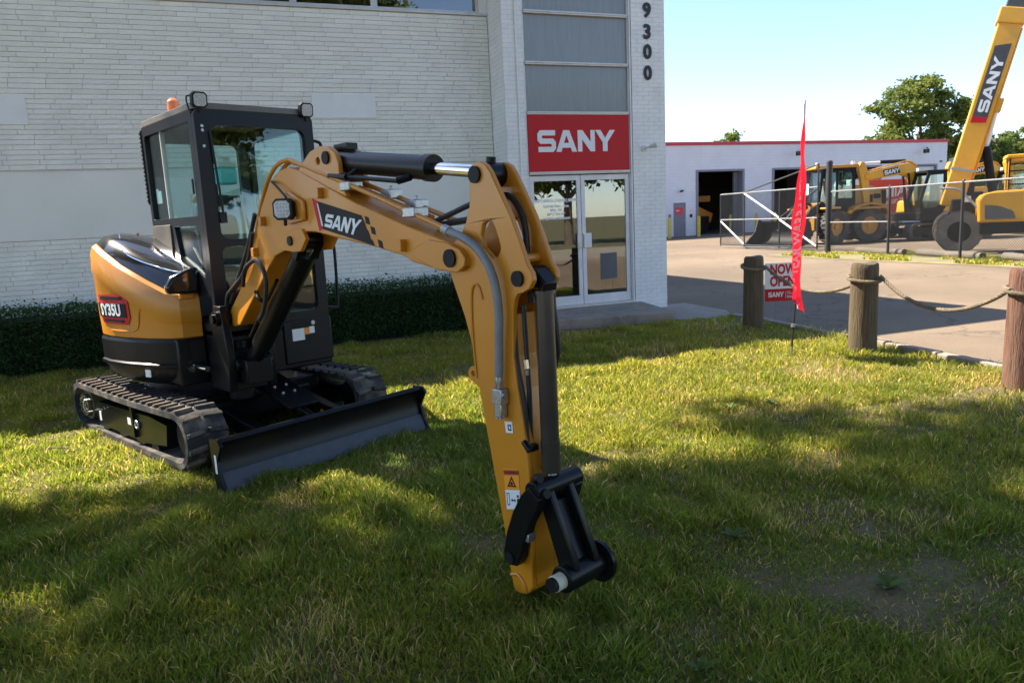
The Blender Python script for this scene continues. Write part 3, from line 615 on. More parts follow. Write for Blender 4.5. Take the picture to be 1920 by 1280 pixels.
rows = [ring(lambda x: .885, -.012), ring(lambda x: .895, 0), ring(lambda x: 1.04, .006), ring(lambda x: ztop(x)-.24, .012), ring(lambda x: ztop(x)-.215, .022), ring(lambda x: ztop(x)-.07, .012), ring(lambda x: ztop(x)-.02, -.004), ring(lambda x: ztop(x), -.035), ring(lambda x: ztop(x)-.004, -.06)]
hood = ep('engine_hood', gsheet(rows), YEL, smooth=28)
# rear deck over the engine and sloping black service cover beside the cab
inner = rows[-1]
deck = [p for p in inner if p[0] < -.10]
ep('rear_deck', (deck+[(-.2, .5, 1.62), (-.2, -.36, 1.655)], [tuple(range(len(deck)+2))]), YEL, hood, None)
cov_o = [ring(lambda x: ztop(x)+.004, -.045)[i] for i in range(0, 9)]
def zin(x): return float(np.interp(x, [-.5, -.25, .2, .55, .64], [1.665, 1.66, 1.545, 1.42, 1.39]))
cg = []
for i, p in enumerate(cov_o):
    q = Vector((min(max(p[0]+.02*i, -.42), .63), -.345, 0)); q.x = np.interp(i, [0, 1, 2, 4, 6, 8], [.635, .62, .50, .22, -.1, -.35]); q.z = zin(q.x)
    o = Vector(p); r_ = [o]
    for t, b in ((.12, .055), (.35, .065), (.7, .035), (1, 0)):
        c_ = o.lerp(q, t); c_.z = o.z+(q.z-o.z)*t+b*(1 if i > 0 else .6); r_.append(c_)
    cg.append(r_)
cvr = ep('service_cover', gsheet(cg), mat('gloss_black_cover', (0.012, 0.012, 0.013), .14, var=.1, coat=.6), hood, smooth=50)
ep('cover_front', gplate([(-.585, 1.235), (-.36, 1.225), (-.345, 1.42), (-.40, 1.425), (-.55, 1.36), (-.60, 1.29)], .585, .655, YZ()), MATS['gloss_black_cover'], cvr, bevel=.02, seg=3)
ep('cover_lock', gcyl((.655, -.46, 1.335), (.668, -.46, 1.335), .016, 14), STL, cvr)
ep('cover_window_trim', gtube(bez([cg[6][2]+Vector((0, 0, .006)), cg[4][1]+Vector((0, 0, .006)), cg[2][2]+Vector((0, 0, .008)), cg[2][3]+Vector((0, 0, .008)), cg[4][3]+Vector((0, 0, .006))], 6), .005, 6), CHR, cvr)
ep('hood_catch', gbox(.60, .645, -.50, -.40, 1.19, 1.225), YEL, hood, bevel=.006)
ep('lift_eye', gcyl((-.33, -.46, 1.64), (-.33, -.46, 1.70), .012, 8), ORG, hood)
# pressed panel line on the hood and model badge that follow the surface
cum = [0]
for a, b in zip(pv[:-1], pv[1:]): cum.append(cum[-1]+(b-a).length)
def on_hood(s, z, off):
    i = max(k for k in range(len(cum)-1) if cum[k] <= s); t = (s-cum[i])/(cum[i+1]-cum[i]); p = pv[i].lerp(pv[i+1], t); n_ = (nrm(i)*(1-t)+nrm(min(i+1, len(pv)-1))*t)*sgn
    f = .012*np.interp(z, [.9, 1.04, 1.25], [0, .5, 1]); return (p.x+n_.x*(off+f), p.y+n_.y*(off+f), z)
sA = cum[4]; sB = cum[6]
ep('pressed_panel_line', gtube(bez([on_hood(sA-.28, 1.18, .004), on_hood(sA-.22, 1.10, .004), on_hood(sA-.16, .965, .004), on_hood(sA-.0, .945, .004), on_hood(sA+.2, .945, .004)], 8), .006, 6), YEL, hood)
e0, e1 = sA-.10, sB-.085; ec = (e0+e1)/2
def badge(pts, off):
    """flat outline in (s,z) cut fine and draped on the hood"""
    bm = bmesh.new(); vs = [bm.verts.new((p[0], p[1], 0)) for p in pts]; bm.faces.new(vs); bmesh.ops.triangulate(bm, faces=bm.faces[:])
    for _ in range(3): bmesh.ops.subdivide_edges(bm, edges=bm.edges[:], cuts=1, use_grid_fill=True)
    bm.verts.index_update(); V = [on_hood(v.co.x, v.co.y, off) for v in bm.verts]; F = [tuple(v.index for v in f.verts) for f in bm.faces]; bm.free(); return V, F
hexo = [(e0, 1.19), (e0-.005, 1.05), (e0+.03, .995), (e1-.04, .995), (e1, 1.08), (e1, 1.225), (e0+.03, 1.235)]
bd = ep('model_badge', badge(hexo, .008), REDP, hood, None)
ep('badge_dark_field', join(badge([(e0+.03, 1.05), (e1+.004, 1.05), (e1+.004, 1.16), (e0+.03, 1.16)], .013), badge([(e0+.06, 1.188), (e1-.05, 1.188), (e1-.05, 1.215), (e0+.06, 1.215)], .011), badge([(e0+.07, 1.012), (e1-.06, 1.012), (e1-.05, 1.032), (e0+.06, 1.032)], .011)), BLKM, bd, None)
ep('badge_lettering', text_on('SY35U', .125, lambda u, v: on_hood(min(max(ec+.01-u, .02), cum[-1]-.02), 1.105+v, .0165), bold=.005, sx=.92), WHT, bd, None)
# black counterweight and skirts below the hood
skr = [ring(lambda x: .885, .004), ring(lambda x: .86, .016), ring(lambda x: .70, .014), ring(lambda x: .69, .03), ring(lambda x: .665, .028), ring(lambda x: .655, .008), ring(lambda x: .58, -.03), ring(lambda x: .50, -.13)]
cw = ep('counterweight', gsheet(skr), BLK, smooth=25)
ep('swing_platform', join(gcyl((0, 0, .50), (0, 0, .56), .62, 40), gbox(-.5, .90, -.34, .58, .56, .90), gbox(.1, .62, -.56, -.34, .52, .885)), BLK, bevel=.015)
ep('white_sticker', (lambda f: (f[0], f[1]))(gplate([(cum[3]+.02, .585), (cum[3]+.08, .585), (cum[3]+.08, .645), (cum[3]+.02, .645)], -.004, .004, lambda u, v, w_: tuple(Vector(on_hood(u, v, w_))+Vector((0, 0, 0))))), WHT, cw, None)
nose = ep('front_corner_box', gbox(.62, .915, .16, .585, .60, .955), CABF, bevel=.012)
ep('load_chart_sticker', gbox(.916, .918, .235, .375, .885, .935), BLKM, nose, None)
ep('load_chart_sticker', gbox(.916, .919, .230, .335, .785, .880), WHT, nose, None)
ep('caution_sticker', gbox(.916, .919, .338, .378, .825, .880), ORG, nose, None)
ep('caution_sticker', gbox(.916, .919, .380, .425, .830, .885), WHT, nose, None)
ep('key_lock', gcyl((.915, .415, .915), (.925, .415, .915), .017, 14), STL, nose)

# --- cab
x0, x1, y0, y1, z0, z1 = -.27, .91, -.35, .575, .93, 2.55
cabp = ep('cab_frame', join(
    gplate([rrect(y0, y1, z0, z1, .05), rrect(y0+.105, y1-.075, 1.62, z1-.11, .07), rrect(y0+.10, y1-.09, 1.02, 1.565, .05)], x1-.055, x1, YZ()),
    gplate([rrect(x0, x1-.055, 1.20, z1, .03), rrect(x0+.055, x1-.125, 1.80, z1-.075, .03), [(x0+.58, 1.50), (x1-.13, 1.34), (x1-.13, 1.73), (x0+.52, 1.73)]], y0, y0+.05, XZ()),
    gplate([rrect(x0, x1-.055, z0, z1, .03), rrect(x0+.08, x1-.14, 1.15, z1-.10, .06)], y1-.05, y1, XZ()),
    gplate([rrect(y0+.05, y1-.05, 1.2, z1, .03), rrect(y0+.14, y1-.14, 1.72, z1-.12, .05)], x0, x0+.05, YZ())), CABF, smooth=30, bevel=.010)
ep('roof', gplate(rrect(x0-.02, x1+.0, y0+.0, y1-.0, .07), z1-.0, z1+.045, lambda u, v, w_: (u, v, w_)), mat('grey_roof_panel', (0.13, 0.115, 0.10), .45, var=.1, scale=3, dirt=(.2, .17, .13), dscale=4), cabp, bevel=.02, seg=3)
ep('windscreen', gbox(x1-.030, x1-.024, y0+.10, y1-.07, 1.61, z1-.105), GLC, cabp, None)
ep('lower_windscreen', gbox(x1-.030, x1-.024, y0+.095, y1-.085, 1.015, 1.57), GLC, cabp, None)
sw = ep('side_window', gbox(x0+.05, x1-.12, y0+.022, y0+.028, 1.795, z1-.07), GLC, cabp, None)
ep('sliding_sash', join(gbox(x0+.40, x0+.415, y0+.008, y0+.042, 1.80, z1-.075)), ALU, sw, None)
ep('sash_handle', gbox(x1-.155, x1-.135, y0-.012, y0+.0, 1.96, 2.07), PLAS, sw, bevel=.004)
ep('corner_window', gplate([(x0+.575, 1.495), (x1-.125, 1.335), (x1-.125, 1.735), (x0+.515, 1.735)], y0+.02, y0+.026, XZ()), GLC, cabp, None)
ep('door_window', gbox(x0+.07, x1-.13, y1-.03, y1-.024, 1.14, z1-.09), GLC, cabp, None)
ep('rear_window', gbox(x0+.02, x0+.026, y0+.13, y1-.13, 1.71, z1-.11), GLC, cabp, None)
ep('exit_sign', gbox(x0+.70, x0+.84, y1-.045, y1-.035, 2.02, 2.14), mat('exit_green', (.02, .30, .08), .5), cabp, None)
ep('paper_note', gplate([(x0+.10, 1.93), (x0+.22, 1.93), (x0+.22, 2.03), (x0+.16, 2.03), (x0+.15, 2.05), (x0+.10, 2.05)], y0+.029, y0+.031, XZ()), WHT, sw, None)
ep('wiper', join(gtube([(x1+.012, y0+.10, 2.40), (x1+.016, y0+.115, 2.10), (x1+.02, y0+.13, 1.80)], .009, 6), gbox(x1-.005, x1+.018, y0+.105, y0+.155, 1.74, 1.82)), PLAS, cabp)
ep('wiper_motor_cover', gplate(rrect(y0+.10, y0+.25, 1.60, 1.80, .05), x1-.075, x1-.035, YZ()), PLAS, cabp)
for z in (2.43, 2.40, 2.29): ep('frame_bolt', gcyl((x1+.0, y0+.05, z), (x1+.008, y0+.05, z), .011, 8), STL, cabp)
ep('cab_grille', join(*[gbox(x0-.03, x0-.005, y0-.01, y0+.04, 1.95+k*.034, 1.97+k*.034) for k in range(17)], gbox(x0-.02, x0, y0-.006, y0+.03, 1.93, 2.53)), PLAS, cabp, None)
ep('window_rib', gbox(x0+.03, x0+.45, y0-.012, y0+.002, 1.55, 1.75), mat('brown_grey_panel', (.11, .095, .08), .4, var=.1, dirt=(.2, .16, .11), damt=.4), cabp, bevel=.004)
# inside
seat = ep('operator_seat', join(xf(gbox(-.06, .06, -.22, .22, 0, .62), Matrix.Translation((.02, .14, 1.38)) @ Matrix.Rotation(R(-10), 4, 'Y')), gbox(-.02, .42, -.09, .37, 1.26, 1.40)), mat('seat_fabric', (.03, .03, .032), .8), cabp, bevel=.05, seg=3)
g_ = [[(.05+.10*math.sin(a*.8)+.035*math.sin(7*a+3*b), .14+.30*math.cos(b)*(1+.06*math.sin(5*a)), 1.55+.46*math.sin(a)*(1+.05*math.sin(6*b))) for b in np.linspace(0, math.pi, 18)] for a in np.linspace(0, 1.5, 12)]
g2 = [[(.10+.22*math.sin(b)*(.6+.4*math.cos(a)), p[1], p[2]) for b, p in zip(np.linspace(0, math.pi, 18), row)] for a, row in zip(np.linspace(0, 1.5, 12), g_)]
FILM = glass('plastic_film', (.82, .86, .84), 1.0, .12, .12)
ep('plastic_seat_cover', gsheet(g2), FILM, seat, 60)
ep('control_lever', join(gtube([(.42, -.12, 1.30), (.46, -.12, 1.60), (.44, -.12, 1.72)], .012, 8), gcyl((.44, -.12, 1.70), (.45, -.12, 1.80), .024, 12)), PLAS, cabp)
ep('control_lever', join(gtube([(.42, .40, 1.30), (.48, .40, 1.62), (.46, .40, 1.74)], .012, 8), gcyl((.46, .40, 1.72), (.49, .41, 1.83), .024, 12)), PLAS, cabp)
ep('console', join(gbox(.0, .40, -.30, -.12, 1.0, 1.40), gbox(.0, .40, .36, .50, 1.0, 1.40), gbox(-.2, .86, -.34, .55, .92, 1.0)), PLAS, cabp, bevel=.02)
bt = ep('washer_bottle', join(gbox(.24, .38, .01, .15, 2.055, 2.19)), mat('bottle_turquoise', (.10, .62, .58), .3, var=.03), cabp, bevel=.02, seg=3)
ep('bottle_cap', join(gbox(.24, .38, .008, .152, 2.19, 2.225), gcyl((.31, .08, 2.22), (.31, .08, 2.27), .045, 16)), mat('bottle_white', (.7, .72, .68), .4), bt, bevel=.008)
ep('cab_rear_post', gbox(x0+.06, x0+.16, .02, .17, 1.55, 2.50), CABF, cabp, None)
# roof lamps, beacon, mirror rail
def worklight(c, M, parent, name='work_light', s=1.0):
    body = gplate([(.055*s, .035*s), (.035*s, .055*s), (-.035*s, .055*s), (-.055*s, .035*s), (-.055*s, -.035*s), (-.035*s, -.055*s), (.035*s, -.055*s), (.055*s, -.035*s)], -.045*s, 0, YZ())
    lens = gplate([(.043*s, .028*s), (.028*s, .043*s), (-.028*s, .043*s), (-.043*s, .028*s), (-.043*s, -.028*s), (-.028*s, -.043*s), (.028*s, -.043*s), (.043*s, -.028*s)], 0, .004*s, YZ())
    MM = Matrix.Translation(c) @ M
    b = ep(name, xf(join(body, gcyl((-.02*s, 0, -.05*s), (-.02*s, 0, -.085*s), .01*s, 8)), MM), PLAS, parent, bevel=.004)
    ep('lens', xf(lens, MM), LAMPB, b, None)
    leds = join(*[gcyl((.004*s, -.026*s+.0173*s*i, -.026*s+.0173*s*j), (.007*s, -.026*s+.0173*s*i, -.026*s+.0173*s*j), .005*s, 6) for i in range(4) for j in range(4)])
    ep('led_row', xf(leds, MM), STL, b)
    return b
w1 = worklight((x1+.035, y0+.045, z1+.055), Matrix.Rotation(R(8), 4, 'Y'), cabp)
ep('lamp_cable', gtube(bez([(x1-.03, y0+.02, z1+.09), (x1-.04, y0-.02, z1+.08), (x1-.02, y0-.02, z1+.0), (x1+.0, y0-.005, z1-.03)], 6), .006, 6), HOSE, w1)
worklight((x1+.035, y1-.055, z1+.035), Matrix.Rotation(R(8), 4, 'Y'), cabp)
bc = ep('warning_beacon', join(gcyl((.20, y0+.12, z1+.02), (.20, y0+.12, z1+.075), .05, 20, .045)), PLAS, cabp)
ep('amber_dome', join(gcyl((.20, y0+.12, z1+.075), (.20, y0+.12, z1+.155), .046, 20, .044), gcyl((.20, y0+.12, z1+.155), (.20, y0+.12, z1+.178), .044, 20, .022)), AMB, bc, 50)
ep('mirror_rail', gtube(bez([(.80, .575, 2.36), (.80, .66, 2.365), (.80, .70, 2.30), (.80, .72, 1.9), (.80, .735, 1.5), (.80, .725, 1.05), (.80, .70, 1.0), (.80, .59, 1.02)], 6), .013, 8), PLAS, cabp)

# --- king post and boom
kp_ = ep('swing_post', join(gplate([(.72, .50), (1.06, .50), (1.10, .72), (1.03, 1.14), (.90, 1.14), (.80, .80), (.72, .74)], YB-.185, YB-.125, XZ()), gplate([(.72, .50), (1.06, .50), (1.10, .72), (1.03, 1.14), (.90, 1.14), (.80, .80), (.72, .74)], YB+.125, YB+.185, XZ()), gbox(.66, 1.04, YB-.125, YB+.125, .50, .80), gcyl((.84, YB, .40), (.84, YB, .86), .10, 24)), BLK, bevel=.008)
ep('foot_pin', join(gcyl((.985, YB-.215, 1.05), (.985, YB+.215, 1.05), .055, 24), gcyl((.985, YB-.235, 1.05), (.985, YB-.215, 1.05), .035, 18)), BLK, kp_)
ep('swing_cylinder', join(gcyl((.12, -.50, .655), (.62, -.46, .665), .045, 18), gcyl((.62, -.46, .665), (.86, -.44, .67), .022, 16)), CHR, ex)
ep('hose_bundle', join(*[gtube(bez([(.62, YB+.02*k-.05, .72), (.80, YB+.02*k-.05, .98), (.93, YB+.02*k-.05, 1.18), (1.10, YB+.02*k-.04, 1.25)], 6), .012, 8) for k in range(5)]), HOSE, kp_)
BO = [(-2.989, 1.008), (-2.995, 1.07), (-2.93, 1.118), (-2.759, 1.245), (-2.561, 1.43), (-2.389, 1.634), (-2.253, 1.82), (-2.15, 1.92), (-2.064, 1.985), (-1.949, 2.03), (-1.818, 2.04), (-1.715, 2.013), (-1.507, 1.943), (-1.241, 1.846), (-1.083, 1.791), (-0.656, 1.666), (-0.401, 1.601), (-0.287, 1.572), (-0.208, 1.545), (-0.172, 1.508), (-0.176, 1.470), (-0.216, 1.446), (-0.279, 1.441), (-0.417, 1.452), (-0.597, 1.482), (-0.675, 1.513), (-0.958, 1.563), (-1.282, 1.605), (-1.561, 1.648), (-1.757, 1.655), (-1.90, 1.625), (-2.03, 1.56), (-2.20, 1.45), (-2.46, 1.26), (-2.80, 1.005), (-2.90, .985)]
BO = [(BX+a, b) for a, b in BO]
boom = ep('boom', gplate(BO, YB-.10, YB+.10, XZ()), YEL, bevel=.012, seg=2, smooth=30)
cen = [(BX-.287, 1.572), (BX-.208, 1.545), (BX-.172, 1.508), (BX-.176, 1.470), (BX-.216, 1.446), (BX-.279, 1.441), (BX-.40, 1.452), (BX-.55, 1.50), (BX-.56, 1.55), (BX-.45, 1.59)]
for s in (-1, 1):
    ep('boom_end_cheek', gplate(cen, YB+s*.10, YB+s*.118, XZ()), YEL, boom, bevel=.005)
    ep('cylinder_lug', gplate([(BX-2.13, 1.50), (BX-2.02, 1.58), (BX-1.86, 1.67), (BX-1.70, 1.67), (BX-1.66, 1.61), (BX-1.74, 1.535), (BX-1.84, 1.53), (BX-1.95, 1.54)], YB+s*.086, YB+s*.112, XZ()), YEL, boom, bevel=.005)
    ep('cylinder_bracket', gplate([[(BX-1.76, 1.98), (BX-1.66, 2.05), (BX-1.56, 2.105), (BX-1.45, 2.125), (BX-1.34, 2.115), (BX-1.275, 2.075), (BX-1.25, 2.02), (BX-1.245, 1.93), (BX-1.19, 1.83), (BX-1.5, 1.93)], circ(BX-1.47, 2.045, .022, 12)], YB+s*.062, YB+s*.092, XZ()), YEL, boom, bevel=.005)
    ep('pin_cap', gcyl((BX-1.37, YB+s*.092, 2.055), (BX-1.37, YB+s*.104, 2.055), .036, 20), BLKM, boom)
    ep('pin_cap', gcyl((BX-.275, YB+s*.118, 1.505), (BX-.275, YB+s*.130, 1.505), .042, 20), BLKM, boom)
    ep('pin_cap', gcyl((BX-1.86, YB+s*.112, 1.60), (BX-1.86, YB+s*.122, 1.60), .03, 18), BLKM, boom)
YF = YB-.1012
def on_boom(u, v, w_): return (u, YF-w_, v)
dec = ep('boom_decal', gplate([(2.470, 1.822), (2.927, 1.726), (2.952, 1.690), (2.967, 1.655), (2.985, 1.640), (3.002, 1.600), (3.016, 1.595), (3.036, 1.564), (2.505, 1.662)], 0, .0012, on_boom), BLKM, boom, None)
ep('decal_red_chevron', gplate([(2.405, 1.845), (2.470, 1.822), (2.505, 1.662), (2.462, 1.652)], 0, .0014, on_boom), REDP, dec, None)
ep('decal_white_bar', gplate([(2.462, 1.812), (2.474, 1.806), (2.512, 1.678), (2.494, 1.684)], .0014, .0026, on_boom), WHT, dec, None)
for a, b in ((2.98, 1.698), (3.029, 1.644), (3.09, 1.574)): ep('decal_square', gplate([(a-.022, b+.024), (a+.016, b+.014), (a+.026, b-.024), (a-.012, b-.016)], 0, .0012, on_boom), BLKM, dec, None)
def letmap(u, v, w_):
    TL, TR, BL_, BR = (2.559, 1.748), (2.933, 1.701), (2.524, 1.678), (2.868, 1.619)
    a = [TL[i]*(1-u)*v+TR[i]*u*v+BL_[i]*(1-u)*(1-v)+BR[i]*u*(1-v) for i in (0, 1)]; return on_boom(a[0], a[1], .0014+w_)
ep('boom_lettering', logo(1, 1, .0015, letmap), WHT, dec, None)
lb = ep('lamp_bracket', gplate([(2.04, 1.885), (2.16, 1.895), (2.33, 1.83), (2.33, 1.72), (2.12, 1.70), (2.04, 1.76)], YB-.125, YB-.10, XZ()), YEL, boom, bevel=.012)
worklight((2.215, YB-.20, 1.79), Matrix.Rotation(R(-55), 4, 'Z'), lb, s=1.15)
ep('lamp_cable', gtube(bez([(2.18, YB-.15, 1.86), (2.10, YB-.14, 1.90), (1.98, YB-.13, 1.96), (1.90, YB-.10, 1.97)], 6), .008, 6), HOSE, lb)
for a, b in ((1.74, 1.73), (1.58, 1.53), (2.52, 1.865), (3.30, 1.565)): ep('pipe_clip', gbox(a-.02, a+.02, YB-.135, YB-.10, b-.03, b+.03), YEL, boom, bevel=.004)
pipes = [([(1.20, 1.28), (1.502, 1.575), (1.66, 1.80), (1.80, 1.965), (1.95, 2.06), (2.106, 2.085), (2.223, 2.06), (2.906, 1.862), (3.456, 1.692), (3.649, 1.632)], -.085), ([(1.85, 1.995), (2.02, 2.075), (2.182, 2.05), (2.778, 1.89), (3.351, 1.72)], -.035), ([(2.45, 1.985), (2.658, 1.925), (3.011, 1.822), (3.526, 1.675)], .06), ([(2.45, 1.965), (2.658, 1.905), (3.011, 1.802), (3.40, 1.695)], .015)]
for pts, oy in pipes: ep('hydraulic_pipe', gtube(bez([(a, YB+oy, b) for a, b in pts], 6), .0135, 10), YEL, boom)
for a, b in ((2.78, 1.885), (3.36, 1.722)): ep('pipe_clamp', join(gbox(a-.05, a+.05, YB-.105, YB-.015, b-.022, b+.026)), STL, boom, bevel=.006)
for a, b in ((3.02, 1.83), (3.24, 1.765)): ep('pipe_clamp', join(gbox(a-.05, a+.04, YB+.0, YB+.085, b-.025, b+.025), gcyl((a, YB+.04, b+.02), (a, YB+.04, b+.045), .012, 8)), STL, boom, bevel=.006)
for pts, oy in (([(1.012, 1.125), (1.067, 1.22), (1.215, 1.294), (1.372, 1.376), (1.50, 1.50), (1.60, 1.66)], -.125), ([(1.411, 1.30), (1.46, 1.40), (1.555, 1.456), (1.68, 1.478), (1.772, 1.396), (1.766, 1.272), (1.70, 1.15), (1.62, 1.08)], -.15), ([(1.05, 1.16), (1.25, 1.36), (1.45, 1.56), (1.62, 1.78)], -.105)):
    ep('hydraulic_hose', gtube(bez([(a, YB+oy, b) for a, b in pts], 7), .015, 8), HOSE, boom)
# boom lift cylinder (in front of the boom) and arm cylinder on top
lc = ep('boom_cylinder', join(gcyl((1.28, YB, .865), (1.94, YB, 1.405), .072, 28), gcyl((1.94, YB, 1.405), (2.085, YB, 1.532), .074, 28), gcyl((1.08, YB, .70), (1.28, YB, .865), .06, 20)), BLK)
ep('cylinder_rod', gcyl((2.06, YB, 1.505), (2.115, YB, 1.56), .04, 18), CHR, lc)
ep('rod_eye', join(gcyl((2.105, YB-.085, 1.60), (2.105, YB+.085, 1.60), .055, 24), gplate([(2.03, 1.52), (2.08, 1.47), (2.16, 1.57), (2.06, 1.60)], YB-.08, YB+.08, XZ())), BLK, lc, bevel=.006)
ep('cylinder_pipe', join(gtube(bez([(1.30, YB-.09, .93), (1.60, YB-.095, 1.17), (1.82, YB-.09, 1.35)], 5), .012, 8), gtube(bez([(1.62, YB-.09, 1.19), (1.58, YB-.12, 1.22), (1.50, YB-.10, 1.26)], 5), .015, 8)), BLK, lc)
ep('cylinder_lower_bracket', join(gbox(.95, 1.20, YB-.10, YB+.10, .56, .74), gcyl((1.09, YB-.14, .705), (1.09, YB+.14, .705), .045, 20)), BLK, lc, bevel=.008)
ac = ep('arm_cylinder', join(gcyl((2.555, YB, 2.040), (3.40, YB, 1.936), .060, 30), gcyl((3.40, YB, 1.936), (3.455, YB, 1.929), .066, 30), gcyl((2.595, YB-.058, 2.035), (2.595, YB+.058, 2.035), .05, 20)), BLK, smooth=40)
ep('cylinder_rod', gcyl((3.455, YB, 1.929), (3.86, YB, 1.879), .030, 20), CHR, ac)
ep('rod_eye', join(gcyl((3.86, YB-.056, 1.868), (3.86, YB+.056, 1.868), .055, 24), gcyl((3.87, YB, 1.91), (3.875, YB, 1.945), .022, 12)), BLK, ac)
ep('cylinder_port_pipe', join(gcyl((2.62, YB-.075, 1.955), (3.25, YB-.07, 1.882), .012, 10), gcyl((3.24, YB-.07, 1.885), (3.30, YB-.03, 1.90), .02, 10), gcyl((2.60, YB-.08, 1.955), (2.78, YB-.08, 1.935), .02, 12), gcyl((2.78, YB-.08, 1.935), (2.83, YB-.03, 1.985), .013, 10), gbox(2.56, 2.70, YB-.02, YB+.05, 2.095, 2.13)), BLK, ac)
# --- arm (stick)
AR = [(-0.101, 1.922), (-0.066, 1.921), (-0.036, 1.906), (-0.007, 1.871), (0.042, 1.788), (0.106, 1.681), (0.157, 1.568), (0.192, 1.48), (0.220, 1.445), (0.226, 1.413), (0.205, 1.380), (0.167, 1.362), (0.131, 1.354), (0.112, 1.333), (0.096, 1.282), (0.082, 1.075), (0.099, 0.924), (0.121, 0.797), (0.144, 0.635), (0.153, 0.531), (0.147, 0.295), (0.14, 0.016), (0.120, -0.02), (0.087, -0.040), (0.040, -0.050), (0.015, -0.040), (-0.001, 0.014), (-0.036, 0.261), (-0.109, 0.629), (-0.161, 0.906), (-0.195, 1.105), (-0.239, 1.237), (-0.300, 1.37), (-0.335, 1.45), (-0.335, 1.52), (-0.30, 1.57), (-0.24, 1.60), (-0.192, 1.66), (-0.16, 1.733), (-0.148, 1.841), (-0.147, 1.883), (-0.132, 1.91)]
AR = [(BX+a, b) for a, b in AR]
HO = [(BX+a, b) for a, b in [(-0.036, 1.67), (-0.005, 1.657), (0.027, 1.586), (0.036, 1.545), (0.015, 1.512), (-0.017, 1.504), (-0.077, 1.554), (-0.092, 1.605), (-0.075, 1.655)]]
arm = ep('arm', join(gplate([AR, HO], YB-.085, YB-.058, XZ()), gplate([AR, HO], YB+.058, YB+.085, XZ())), YEL, bevel=.005, smooth=30)
low = [p for p in AR if p[1] < 1.30 and p[1] < 1.25]
ep('arm_box', gplate([(BX-.20, 1.26), (BX+.085, 1.26)]+[p for p in AR[14:30] if p[1] < 1.25], YB-.0575, YB+.0575, XZ()), YEL, arm, None)
for px, pz, r_ in ((BX-.105, 1.868, .037), (BX+.138, 1.419, .034)):
    for s in (-1, 1): ep('pin_cap', gcyl((px, YB+s*.085, pz), (px, YB+s*.098, pz), r_, 20), BLKM, arm)
ep('cross_tube', gcyl((BX+.12, YB-.058, 1.50), (BX+.12, YB+.058, 1.50), .02, 14), YEL, arm)
ep('arm_boss', gcyl((BX+.138, YB-.083, 1.419), (BX+.138, YB-.058, 1.419), .055, 24), YEL, arm)
ep('tow_lug', gplate([[(BX-.19, 1.00), (BX-.262, .985), (BX-.285, .96), (BX-.278, .925), (BX-.235, .905), (BX-.155, .87)], circ(BX-.248, .953, .014, 12)], YB-.045, YB-.01, XZ()), YEL, arm, bevel=.004)
ep('arm_rib', gtube(bez([(3.795, YB-.088, .95), (3.783, YB-.088, 1.15), (3.79, YB-.088, 1.33), (3.815, YB-.088, 1.385), (3.845, YB-.088, 1.375), (3.865, YB-.088, 1.32)], 6), .006, 6), YEL, arm)
YA = YB-.0862
def on_arm(u, v, w_): return (u, YA-w_, v)
st1 = ep('arm_sticker', gplate([(3.972, .772), (4.022, .778), (4.026, .726), (3.978, .720)], 0, .001, on_arm), WHT, arm, None)
ep('sticker_icon', gplate([[(3.992, .760), (4.014, .763), (4.016, .736), (3.994, .733)], [(3.997, .755), (4.009, .757), (4.011, .742), (3.999, .740)]], .001, .0018, on_arm), BLKM, st1, None)
st2 = ep('warning_sticker', gplate([(3.945, .542), (4.048, .562), (4.051, .468), (3.953, .446)], 0, .001, on_arm), ORG, arm, None)
ep('warning_header', gplate([(3.947, .538), (4.046, .558), (4.047, .535), (3.949, .513)], .001, .0018, on_arm), mat('warn_red', (.5, .07, .01), .5), st2, None)
ep('warning_word', text_on('WARNING', .020, lambda u, v: on_arm(4.002+u, .536+v+u*.2, .0022), bold=.0007), BLKM, st2, None)
ep('warning_triangle', gplate([[(3.97, .462), (4.03, .474), (4.0, .520)], [(3.983, .470), (4.018, .478), (4.0, .506)]], .001, .0018, on_arm), BLKM, st2, None)
ep('warning_hand', gplate([(3.99, .474), (4.011, .478), (4.006, .490), (3.998, .496), (3.994, .486)], .001, .0018, on_arm), BLKM, st2, None)
st3 = ep('distance_sticker', gplate([(3.953, .443), (4.051, .465), (4.046, .372), (3.958, .350)], 0, .001, on_arm), WHT, arm, None)
ep('sticker_icon', join(gplate([[(3.962, .430), (3.980, .434), (3.983, .376), (3.966, .372)], [(3.965, .426), (3.977, .429), (3.980, .380), (3.969, .377)]], .001, .0018, on_arm), gplate([(3.990, .402), (4.0, .413), (4.0, .407), (4.014, .410), (4.014, .416), (4.024, .407), (4.014, .398), (4.014, .404), (4.0, .401), (4.0, .395)], .001, .0018, on_arm), gplate([(4.030, .385), (4.044, .388), (4.045, .420), (4.040, .424), (4.031, .418)], .001, .0018, on_arm), gplate(circ(4.037, .432, .007, 10), .001, .0018, on_arm)), BLKM, st3, None)
